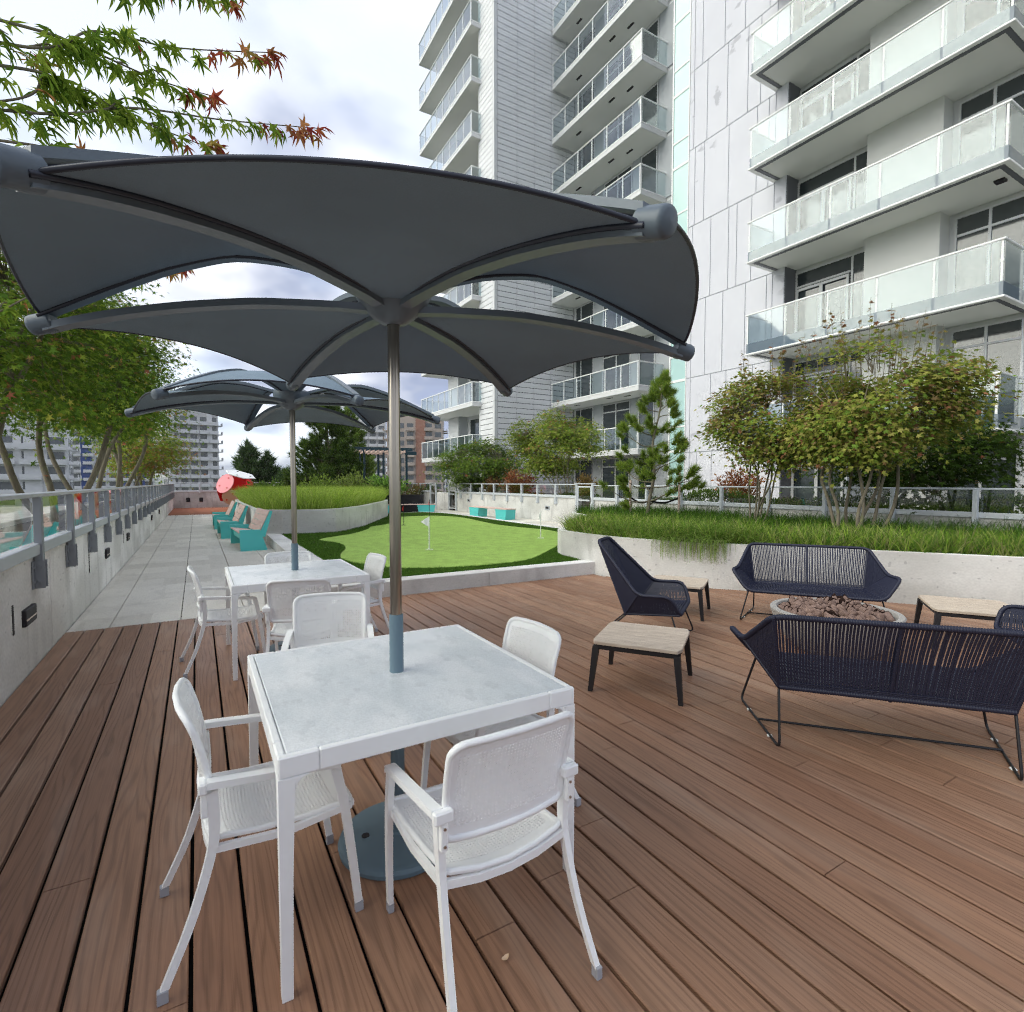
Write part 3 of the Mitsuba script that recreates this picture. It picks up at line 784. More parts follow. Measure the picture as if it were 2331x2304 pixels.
def balcony(parent_label, X0, X1, y0, y1, zb, n, ret_near=True, ret_far=True, slab_in_front=False, soffit_lights=(), th=0.2, rail=1.32):
    """Balcony whose front faces -x: slab, fascia, rail, posts, panes. zb: underside level."""
    k = part(TW, 'balcony', MB().box((X0 + 0.04, y0 + 0.04, zb + 0.02), (X1, y1 - 0.04, zb + th)).ply('soffit'))
    if slab_in_front:      # glass hangs in front of the slab edge, a pale flashing along its foot, dark drip channel inside
        fm = MB().box((X0 - 0.03, y0 - 0.03, zb - 0.005), (X0 + 0.10, y1 + 0.03, zb + 0.045), 0.006)
        fm.box((X0 + 0.10, y0 - 0.03, zb - 0.005), (X1 - 0.02, y0 + 0.10, zb + 0.045)).box((X0 + 0.10, y1 - 0.10, zb - 0.005), (X1 - 0.6, y1 + 0.03, zb + 0.045))
        scene[k + '__flashing'] = fm.ply('white_metal')
        cm = MB().box((X0 + 0.11, y0 + 0.11, zb - 0.004), (X0 + 0.24, y1 - 0.11, zb + 0.018)).box((X0 + 0.25, y0 + 0.11, zb - 0.004), (X1 - 0.02, y0 + 0.22, zb + 0.018)).box((X0 + 0.25, y1 - 0.22, zb - 0.004), (X1 - 0.6, y1 - 0.11, zb + 0.018))
        scene[k + '__drip_channel'] = cm.ply('bldg_dark')
        em = MB().box((X0 + 0.012, y0 + 0.012, zb + 0.05), (X0 + 0.035, y1 - 0.012, zb + 0.36)).box((X0 + 0.036, y0 + 0.012, zb + 0.05), (X1 - 0.02, y0 + 0.035, zb + 0.36)).box((X0 + 0.036, y1 - 0.035, zb + 0.05), (X1 - 0.6, y1 - 0.012, zb + 0.36))
        scene[k + '__slab_edge'] = em.ply('slab_edge')
        zg = zb + 0.05
    else:
        fm = MB().box((X0, y0, zb), (X0 + 0.039, y1, zb + th + 0.005)).box((X0 + 0.04, y0, zb), (X1, y0 + 0.039, zb + th + 0.005)).box((X0 + 0.04, y1 - 0.039, zb), (X1, y1, zb + th + 0.005))
        scene[k + '__fascia'] = fm.ply('bldg_white')
        fm = MB().box((X0 - 0.012, y0 - 0.012, zb + th + 0.01), (X0 + 0.06, y1, zb + th + 0.06)).box((X0 + 0.06, y0 - 0.012, zb + th + 0.01), (X1, y0 + 0.06, zb + th + 0.06))
        scene[k + '__bottom_rail'] = fm.ply('white_metal')
        zg = zb + th + 0.07
    zr = zb + rail
    rm = MB().box((X0 - 0.02, y0 - 0.02, zr - 0.045), (X0 + 0.04, y1 + 0.02, zr), 0.005)
    if ret_near: rm.box((X0 + 0.042, y0 - 0.02, zr - 0.045), (X1, y0 + 0.04, zr), 0.005)
    if ret_far: rm.box((X0 + 0.042, y1 - 0.04, zr - 0.045), (X1 - (0.6 if slab_in_front else 0), y1 + 0.02, zr), 0.005)
    scene[k + '__handrail'] = rm.ply('white_metal')
    ps = np.linspace(y0 + 0.05, y1 - 0.05, n + 1)
    for i, y in enumerate(ps):
        off = 0.015 if slab_in_front else 0.0
        scene[numbered(k + '__post')] = MB().box((X0 + off, y - 0.022, zb + (0.36 if slab_in_front else th)), (X0 + off + 0.045, y + 0.022, zr - 0.046)).box((X0 + off - 0.01, y - 0.035, zr - 0.52), (X0 + off + 0.05, y + 0.035, zr - 0.46)).ply('white_metal')
    for a, b in zip(ps[:-1], ps[1:]):
        g = (X0 - 0.004, X0 + 0.004) if slab_in_front else (X0 + 0.018, X0 + 0.026)
        scene[numbered(k + '__glass_pane')] = bx((g[0], a + 0.03, zg), (g[1], b - 0.03, zr - 0.05), 'balcony_pane')
    for on, y in ((ret_near, y0 + 0.01), (ret_far, y1 - 0.01)):
        if on:
            scene[numbered(k + '__glass_pane')] = bx((X0 + 0.06, y - 0.004, zg), (X1 - (0.62 if slab_in_front else 0.05), y + 0.004, zr - 0.05), 'balcony_pane')
    for lx, ly in soffit_lights:
        scene[numbered(k + '__soffit_vent')] = bx((lx - 0.055, ly - 0.20, zb + 0.004), (lx + 0.055, ly + 0.20, zb + 0.03), 'black_box')
    return k


# right hand stack
for k in range(8):
    zb = 2.69 + 2.985 * k
    balcony('', 15.74, 17.7, 4.93, 11.5, zb, 5, slab_in_front=True)
for k in range(8):
    z0 = 0.0 if k == 0 else 2.69 + 2.985 * (k - 1) + 0.2
    z1 = 2.69 + 2.985 * k + 0.02
    window(17.70, 8.66, 11.02, z0 + 0.06, z1 - 0.12, mull=(9.20,), trans=((z1 - 0.62, 9.25, 10.98),))
    part(TW, 'door_frame', MB().box((17.60, 9.27, z0 + 0.10), (17.645, 9.34, z1 - 0.70)).box((17.60, 10.08, z0 + 0.10), (17.645, 10.18, z1 - 0.70)).box((17.60, 10.9, z0 + 0.10), (17.645, 10.97, z1 - 0.70)).box((17.60, 9.341, z1 - 0.78), (17.644, 10.079, z1 - 0.70)).box((17.60, 10.181, z1 - 0.78), (17.644, 10.899, z1 - 0.70)).ply('bldg_white'))
    window(17.70, 5.1, 6.6, z0 + 0.06, z1 - 0.12, mull=(5.85,), trans=((z1 - 0.62, 5.16, 6.54),))
    window(17.70, 2.2, 4.7, z0 + 0.06, z1 - 0.12, mull=(3.0, 3.85))
part(TW, 'soffit_light', bx((16.55, 5.25, 8.63), (16.75, 5.45, 8.69), 'black_box'))
# middle stack
for k in range(9):
    zb = 2.77 + 2.868 * k
    balcony('', 17.2, 18.78, 18.0, 24.86, zb, 6, ret_far=False, soffit_lights=((18.0, 19.6), (17.75, 20.6), (17.9, 23.4)))
    z0 = 0.0 if k == 0 else 2.77 + 2.868 * (k - 1) + 0.2
    z1 = zb + 0.02
    window(18.78, 23.1, 24.7, z0 + 0.08, z1 - 0.05, mull=(24.2,), trans=((z1 - 1.3, 24.22, 24.66),))
    window(18.78, 20.2, 22.3, z0 + 0.05, z1 - 0.06, mull=(21.25,), trans=((z1 - 0.5, 20.26, 22.24),))
    window(18.78, 18.55, 19.6, z0 + 0.05, z1 - 0.06)
    for a, b in ((22.34, 23.06), (19.64, 20.16), (16.1, 18.5)): part(TW, 'grey_infill', bx((18.74, a, z0 + 0.02), (18.79, b, z1), 'bldg_grey'))
# glass strip between the panelled wall and the middle stack
part(TW, 'glass_strip_core', bx((17.16, 15.22, 0), (18.79, 16.06, ZTOP), 'bldg_grey'))
for k in range(9):
    z0 = 2.77 + 2.868 * (k - 1) + 0.05; z1 = z0 + 2.868
    for a, b, g in ((max(z0, 0), z0 + 0.92, 'teal_glass'), (z0 + 0.98, z1 - 0.10, 'teal_glass')):
        part(TW, 'strip_pane', bx((17.115, 15.25, a), (17.135, 16.02, b), g))
    for a, b in ((z0 + 0.92, z0 + 0.98), (z1 - 0.10, z1)): part(TW, 'strip_mullion', bx((17.09, 15.24, a), (17.14, 16.025, b), 'white_metal'))
for a, b in ((16.03, 16.09), (15.205, 15.235)): part(TW, 'strip_mullion', bx((17.085, a, 0), (17.158, b, ZTOP), 'white_metal'))
# left hand stack, farthest
for k in range(10):
    zb = 2.80 + 2.862 * k
    balcony('', 13.05, 15.16, 26.42, 34.1, zb, 8, soffit_lights=((14.2, 27.0),))
    z0 = 0.0 if k == 0 else 2.80 + 2.862 * (k - 1) + 0.2
    z1 = zb + 0.02
    window(15.13, 28.4, 30.9, z0 + 0.05, z1 - 0.2, mull=(29.6,))
    window(15.13, 26.8, 28.2, z0 + 0.05, z1 - 0.2)
# patio doors and party screens at ground level
for y in (3.9, 7.9):
    part(TW, 'privacy_screen', bx((15.2, y, 0.02), (17.1, y + 0.06, 1.8), 'bldg_grey'))

# ================================================================ dining tables, chairs, parasols
def hexcurve(xs, zs): return lambda r: np.interp(r, xs, zs)


def smooth_interp(xs, zs):
    from scipy.interpolate import PchipInterpolator
    return PchipInterpolator(xs, zs, extrapolate=True)


Z_LOW = smooth_interp([0.0, 0.10, 0.2, 0.45, 0.7, 0.9, 1.1, 1.26], [2.20, 2.20, 2.205, 2.203, 2.182, 2.152, 2.110, 2.062])
Z_UP = smooth_interp([0.0, 0.10, 0.25, 0.41, 0.56, 0.78, 0.92, 1.13, 1.26], [2.255, 2.27, 2.31, 2.345, 2.355, 2.305, 2.25, 2.155, 2.092])


def parasol_parts(a_low):
    """Hexagonal parasol: six ribs, three lower and three upper petals in turn. a_low: angle where a lower petal starts."""
    ps = []
    for k in range(6):
        a = math.radians(a_low + 60 * k); b = a + math.pi / 3
        low = k % 2 == 0
        Z = Z_LOW if low else Z_UP
        off = 0.004
        s, t = np.linspace(0, 1, 20), np.linspace(0, 1, 21)
        r = 0.11 + (1.245 - 0.11) * s
        ua, ub = np.array([math.cos(a), math.sin(a)]), np.array([math.cos(b), math.sin(b)])
        um = (ua + ub) / np.linalg.norm(ua + ub)
        S, TT = np.meshgrid(s, t, indexing='ij')
        rr = 0.11 + 1.135 * S
        bulge = 4 * TT * (1 - TT)
        xy = rr[..., None] * ((1 - TT)[..., None] * ua + TT[..., None] * ub) + ((0.0 if low else 0.075) * bulge ** 0.8 * S ** 2.2)[..., None] * um
        z = Z(rr) + 0.078 * bulge * S ** 1.6 - 0.02 * bulge * (S * (1 - S)) * 4
        n0 = len(s) * len(t)
        top = np.concatenate([xy, z[..., None] + off], -1).reshape(-1, 3)
        i, j = np.meshgrid(np.arange(len(s) - 1), np.arange(len(t) - 1), indexing='ij'); w = len(t)
        q = np.stack([i * w + j, (i + 1) * w + j, (i + 1) * w + j + 1, i * w + j + 1], -1).reshape(-1, 4)
        m = MB().add(top, q).add(top - [0, 0, 0.007], q[:, ::-1])
        pk = ('petal', m.ply('canopy_fabric', True))
        ps.append(pk)
        edge = np.concatenate([xy[-1], z[-1][:, None] + 0.0005], -1)
        em = MB().tube(edge, 0.0062, 6)
        for tt, u in ((0, ua), (-1, ub)):
            sd = np.array([-u[1], u[0]]) * (0.032 if tt == 0 else -0.032)
            P = np.column_stack([np.outer(r, u) + sd * np.minimum(1, r / 0.3)[:, None], Z(r) - 0.004])
            em.tube(P, 0.0075, 6)
        ps.append(('petal_edge', em.ply('umbrella_edge', True)))
    for k in range(6):
        a = math.radians(a_low + 60 * k); u = np.array([math.cos(a), math.sin(a), 0]); sd = np.array([-u[1], u[0], 0])
        for nm, Z, w, th in (('lower_rib', Z_LOW, 0.026, 0.013), ('upper_rib', Z_UP, 0.024, 0.011)):
            r = np.linspace(0.10, 1.235, 22)
            P = np.outer(r, u) + np.outer(Z(r) - (0.012 if nm[0] == 'l' else -0.006), [0, 0, 1])
            m = MB().bar(P, sd * w, np.array([0, 0, th]))
            ps.append((nm, m.ply('umbrella_frame')))
        v, f = lathe([(0.0, -0.040), (0.033, -0.046), (0.0365, -0.042), (0.0365, 0.020), (0.034, 0.030), (0.026, 0.036), (0, 0.038)], 20)
        axis = u * 0.965 + np.array([0, 0, -0.26]); axis /= np.linalg.norm(axis)
        s2 = np.cross([0, 0, 1], u); s3 = np.cross(axis, s2)
        v = v @ np.stack([s2, s3, axis]) + u * 1.255 + np.array([0, 0, 2.074])
        ps.append(('rib_cap', mikit.ply((v, f), 'cap_plastic', 40)))
    ps.append(('hub', MB().add(*lathe([(0.026, 2.128), (0.05, 2.135), (0.085, 2.158), (0.13, 2.205), (0.152, 2.245), (0.150, 2.285), (0.10, 2.315), (0, 2.325)], 36)).ply('umbrella_frame', 50)))
    ps.append(('pole', MB().tube([(0, 0, 0.9), (0, 0, 2.2)], 0.0235, 24).ply('steel', 40)))
    ps.append(('pole_sleeve', MB().add(*lathe([(0.0, 0.05), (0.0285, 0.05), (0.0285, 0.955), (0.024, 0.958), (0, 0.958)], 28)).ply('blue_paint', 40)))
    bm = MB().add(*lathe([(0, 0.066), (0.05, 0.066), (0.056, 0.058), (0.10, 0.054), (0.220, 0.044), (0.236, 0.036), (0.242, 0.022), (0.238, 0.004), (0, 0.002)], 48))
    ps.append(('base', bm.ply('blue_paint', 35)))
    hm = MB()
    for dx, dy in ((-0.13, 0.02), (0.10, -0.12), (0.03, 0.17)):
        v, f = lathe([(0.0, 0.0), (0.017, 0.0), (0.017, 0.003), (0, 0.003)], 16); hm.add(v + [dx, dy, 0.0495], f)
    ps.append(('base_hole', hm.ply('black_box')))
    return ps


U1, U2 = (0.695, 2.12), (0.735, 5.05)
thing('parasol', 'large slate grey hexagonal parasol with curved petals over the nearest table', 'parasol', 'parasols over the dining tables', at(*U1, 0), parasol_parts(219))
thing('parasol', 'slate grey hexagonal parasol over the second table, partly hidden by the nearer canopy', 'parasol', 'parasols over the dining tables', at(*U2, 0), parasol_parts(161.8))


def table_parts(hx, hy, H=0.72):
    ps = []
    ps.append(('table_top', bx((-hx + 0.026, -hy + 0.026, H - 0.018), (hx - 0.026, hy - 0.026, H - 0.001), 'table_top', 0.003)))
    cr = 0.115
    for sx in (-1, 1): ps.append(('apron', bx((sx * hx, -hy + cr, H - 0.064), (sx * (hx - 0.023), hy - cr, H), 'chair_white', 0.004)))
    for sy in (-1, 1): ps.append(('apron', bx((-hx + cr, sy * hy, H - 0.064), (hx - cr, sy * (hy - 0.023), H), 'chair_white', 0.004)))
    ps.append(('under_tray', bx((-hx + 0.03, -hy + 0.03, H - 0.05), (hx - 0.03, hy - 0.03, H - 0.022), 'chair_white')))
    arc = np.linspace(0, np.pi / 2, 7)
    for sx in (-1, 1):
        for sy in (-1, 1):
            m = MB()
            m.box((sx * hx, sy * (hy), H - 0.064), (sx * (hx - cr + 0.001), sy * (hy - 0.0235), H), 0.005)
            m.box((sx * hx, sy * (hy - 0.024), H - 0.064), (sx * (hx - 0.0235), sy * (hy - cr + 0.001), H), 0.005)
            z = np.array([0.0, 0.35, 0.58, H - 0.065])
            hw = np.array([0.0155, 0.0180, 0.0215, 0.0232])
            P = np.column_stack([sx * (hx - hw), sy * (hy - hw), z])
            m.bar(P, np.column_stack([hw, hw * 0, hw * 0]), np.column_stack([hw * 0, hw, hw * 0]))
            # rounded gussets where the leg meets the aprons
            R = 0.04
            prof = np.vstack([[(0, 0)], np.column_stack([R - R * np.cos(arc), -(R - R * np.sin(arc))])])
            prof = np.array([(0, 0)] + [(R * (1 - math.sin(q)), -R * (1 - math.cos(q))) for q in arc])
            for ax in (0, 1):
                A, Bq = [], []
                for px, pz in prof:
                    for lst, d in ((A, 0.0), (Bq, 0.0232)):
                        if ax == 0: lst.append((sx * (hx - 0.0462 - px), sy * (hy - d), H - 0.065 + pz))
                        else: lst.append((sx * (hx - d), sy * (hy - 0.0462 - px), H - 0.065 + pz))
                n = len(A); v = np.array(A + Bq); k = np.arange(n); k2 = (k + 1) % n
                f = np.vstack([np.stack([k, k2, k2 + n], 1), np.stack([k, k2 + n, k + n], 1), [[0, q + 1, q] for q in range(1, n - 1)], [[n, n + q, n + q + 1] for q in range(1, n - 1)]])
                m.add(v, f)
            ps.append(('leg', m.ply('chair_white')))
            ps.append(('leg_foot', MB().box((sx * (hx - 0.008), sy * (hy - 0.008), 0.0), (sx * (hx - 0.026), sy * (hy - 0.026), 0.004)).ply('foot_dark')))
    return ps


tp = table_parts(0.522, 0.527)
thing('dining_table', 'square white metal table with pale stone look top, nearest the camera', 'table', 'white dining tables', at(0.70, 2.13, 0), tp)
thing('dining_table', 'square white metal table standing farther back at the edge of the paving', 'table', 'white dining tables', at(0.725, 5.02, 0), tp)


def chair_parts():
    ps = []
    # curved sheet of the back: u across, v up
    def back(u, v):
        u, v = np.broadcast_arrays(np.asarray(u, float), np.asarray(v, float))
        w = 0.200 + 0.008 * v
        return np.stack([w * u, -0.150 - 0.062 * v - 0.028 * (1 - u ** 2) - 0.012 * np.sin(v * np.pi) * -1, 0.505 + 0.292 * v + 0.008 * (1 - u ** 2) * v], -1)

    def seat(u, v):
        u, v = np.broadcast_arrays(np.asarray(u, float), np.asarray(v, float))
        w = 0.198 + 0.012 * v
        return np.stack([w * u, -0.155 + 0.415 * v - 0.012 * (1 - u ** 2) * (1 - v), 0.418 - 0.022 * np.sin(np.clip(v, 0, 1) * np.pi * 0.85) - 0.028 * (1 - u ** 2) * (1 - 0.55 * v) + 0.004 * v], -1)

    def sheet(fn, du, dv, nu, nv, solid, rim, th, rc_top, rc_bot):
        """Perforated sheet: bars both ways between solid margins, and a rounded rim."""
        m = MB()
        e = 1e-3
        def nrm(u, v):
            a = fn(u + e, v) - fn(u - e, v); b = fn(u, v + e) - fn(u, v - e)
            n = np.cross(a, b); return n / np.linalg.norm(n, axis=-1, keepdims=True)
        def strip(us, vs, half, along_u):
            P = fn(us, vs); n = nrm(us, vs)
            t = np.gradient(P, axis=0); s = np.cross(n, t); s /= np.linalg.norm(s, axis=1, keepdims=True)
            m.bar(P, s * half, n * th)
        u0, v0, v1 = 1 - solid, solid, 1 - solid
        for v in np.linspace(v0, v1, nv): strip(np.linspace(-u0, u0, 9), np.full(9, v), 0.0030 if nv < 30 else 0.0032, True)
        for u in np.linspace(-u0, u0, nu): strip(np.full(6, u), np.linspace(v0, v1, 6), 0.0029, False)
        # solid margin plates
        for (ua, ub, va, vb) in ((-0.985, -u0, 0.02, 0.98), (u0, 0.985, 0.02, 0.98), (-u0, u0, 0.02, v0), (-u0, u0, v1, 0.985)):
            U, V = np.meshgrid(np.linspace(ua, ub, 9), np.linspace(va, vb, 6), indexing='ij')
            # keep the corners of the sheet round
            rad = np.where(V > 0.5, rc_top, rc_bot)
            P, n = fn(U, V), nrm(U, V)
            cut = (np.abs(U) > 1 - rad) & (np.abs(V - 0.5) > 0.5 - rad * du / dv)
            lim = 0.5 - rad * du / dv + rad * du / dv * np.sqrt(np.clip(1 - ((np.abs(U) - 1 + rad) / rad) ** 2, 0, 1))
            V2 = np.where(cut, 0.5 + np.sign(V - 0.5) * np.minimum(np.abs(V - 0.5), lim), V)
            P, n = fn(U, V2), nrm(U, V2)
            i, j = np.meshgrid(np.arange(8), np.arange(5), indexing='ij')
            q = np.stack([i * 6 + j, (i + 1) * 6 + j, (i + 1) * 6 + j + 1, i * 6 + j + 1], -1).reshape(-1, 4)
            m.add((P + n * th).reshape(-1, 3), q).add((P - n * th).reshape(-1, 3), q[:, ::-1])
        # rim: closed path with rounded corners
        path = []
        for cu, cv, a0, rad in ((1, 1, 0, rc_top), (-1, 1, 90, rc_top), (-1, 0, 180, rc_bot), (1, 0, 270, rc_bot)):
            for a in np.radians(np.linspace(a0, a0 + 90, 7)):
                path.append((cu - np.sign(cu) * rad + rad * math.cos(a), (cv - (1 if cv else -1) * rad * du / dv) + rad * du / dv * math.sin(a)))
            nx = {(1, 1): [(0.5, 1), (0, 1), (-0.5, 1)], (-1, 1): [(-1, 0.66), (-1, 0.33)], (-1, 0): [(-0.5, 0), (0, 0), (0.5, 0)], (1, 0): [(1, 0.33), (1, 0.66)]}[(cu, cv)]
            path += nx
        path = np.array(path)
        rm = MB().tube(fn(path[:, 0], path[:, 1]), rim, 8, closed=True)
        return m, rm

    bm, br = sheet(back, 0.204, 0.30, 34, 23, 0.12, 0.011, 0.0016, 0.20, 0.12)
    sm, sr = sheet(seat, 0.204, 0.41, 34, 32, 0.10, 0.010, 0.0018, 0.10, 0.08)
    ps += [('backrest', bm.ply('chair_white')), ('backrest_frame', br.ply('chair_white', True)), ('seat', sm.ply('chair_white')), ('seat_frame', sr.ply('chair_white', True))]
    for s in (-1, 1):
        P = curve([(s * 0.226, 0.205, 0.552), (s * 0.2235, 0.235, 0.40), (s * 0.216, 0.262, 0.20), (s * 0.207, 0.283, 0.035)], 10)
        t = np.linspace(1, 0.8, 10)[:, None]
        ps.append(('front_leg', MB().bar(P, np.array([0.011, 0, 0]) * t, np.array([0, 0.0155, 0.003]) * t).ply('chair_white')))
        P = curve([(s * 0.2215, -0.155, 0.575), (s * 0.214, -0.150, 0.47), (s * 0.213, -0.160, 0.38), (s * 0.221, -0.215, 0.20), (s * 0.236, -0.288, 0.035)], 12)
        t = np.linspace(1, 0.85, 12)[:, None]
        ps.append(('rear_leg', MB().bar(P, np.array([0.011, 0, 0]) * t, np.array([0, 0.0155, 0.004]) * t).ply('chair_white')))
        P = curve([(s * 0.227, 0.220, 0.548), (s * 0.230, 0.19, 0.562), (s * 0.233, 0.05, 0.580), (s * 0.232, -0.10, 0.596), (s * 0.230, -0.168, 0.602)], 14)
        am = MB().bar(P, np.array([0.0165, 0, 0]), np.array([0, 0.001, 0.0105]))
        am.box((s * 0.247, -0.192, 0.578), (s * 0.190, -0.168, 0.613), 0.005)
        ps.append(('armrest', am.ply('chair_white')))
        m = MB().box((s * 0.205, -0.186, 0.497), (s * 0.226, -0.166, 0.577), 0.003)
        ps.append(('bracket', m.ply('chair_white')))
        m = MB()
        for z in (0.513, 0.562): m.tube([(s * 0.2155, -0.185, z), (s * 0.2155, -0.1895, z)], 0.0042, 8)
        ps.append(('screw', m.ply('steel')))
        for nm, x, y, dy, mt in (('front_foot', 0.2055, 0.285, 0.014, 'foot_grey'), ('rear_foot', 0.2375, -0.292, 0.0145, 'foot_grey')):
            v, f = boxv((s * x - 0.0105, y - dy, 0.0), (s * x + 0.0105, y + dy, 0.038), 0.002)
            ps.append((nm, mikit.ply((v, f), mt)))
    m = MB().bar(np.array([(-0.213, 0.262, 0.395), (0, 0.262, 0.388), (0.213, 0.262, 0.395)]), np.array([0, 0.009, 0]), np.array([0, 0, 0.010]))
    m.bar(np.array([(-0.213, -0.160, 0.39), (-0.1, -0.168, 0.372), (0, -0.17, 0.366), (0.1, -0.168, 0.372), (0.213, -0.160, 0.39)]), np.array([0, 0.008, 0]), np.array([0, 0, 0.012]))
    for s in (-1, 1): m.bar(np.array([(s * 0.212, -0.16, 0.39), (s * 0.214, 0.05, 0.372), (s * 0.214, 0.262, 0.395)]), np.array([0.008, 0, 0]), np.array([0, 0, 0.011]))
    ps.append(('seat_rail', m.ply('chair_white')))
    return ps


cp = chair_parts()
GR = 'white perforated armchairs round the dining tables'
for x, y, a, lab in ((0.765, 1.495, 2, 'white perforated armchair with its back to the camera at the nearest table'),
                     (0.165, 2.03, -88, 'white perforated armchair on the left side of the nearest table'),
                     (0.645, 3.185, 166, 'white perforated armchair on the far side of the nearest table'),
                     (1.185, 2.15, 93, 'white perforated armchair on the right side of the nearest table'),
                     (0.165, 4.985, -86, 'white perforated armchair on the left side of the second table'),
                     (0.66, 4.23, -14, 'white perforated armchair on the near side of the second table, back to the camera'),
                     (1.25, 4.99, 96, 'white perforated armchair on the right side of the second table'),
                     (0.75, 5.44, 176, 'white perforated armchair on the far side of the second table')):
    thing('dining_chair', lab, 'chair', GR, at(x, y, 0, a), cp)

# ================================================================ wicker lounge group
def wrapped(P, r, closed=False, pitch=0.0125):
    """Tube wrapped with flat cord: small ridges along its length."""
    P = np.asarray(P, float)
    Q = np.vstack([P, P[:1]]) if closed else P
    d = np.r_[0, np.cumsum(np.linalg.norm(np.diff(Q, axis=0), axis=1))]
    n = int(d[-1] / pitch) * 3
    s = np.linspace(0, d[-1], n, endpoint=not closed)
    C = np.column_stack([np.interp(s, d, Q[:, k]) for k in range(3)])
    return tubev(C, r * (1 + 0.13 * np.cos(2 * np.pi * s / pitch) + 0.04 * np.sin(s * 37)), 8, True, closed)


def corner_path(pts, rad=0.05, n=6, closed=True):
    """Polyline with rounded corners."""
    pts = np.asarray(pts, float); out = []
    N = len(pts)
    for i in range(N):
        p = pts[i]
        if not closed and i in (0, N - 1): out.append(p); continue
        a, b = pts[i - 1] - p, pts[(i + 1) % N] - p
        la, lb = np.linalg.norm(a), np.linalg.norm(b)
        q = min(rad, 0.45 * la, 0.45 * lb)
        A, B = p + a / la * q, p + b / lb * q
        for t in np.linspace(0, 1, n): out.append((1 - t) ** 2 * A + 2 * t * (1 - t) * p + t * t * B)
    return np.array(out)


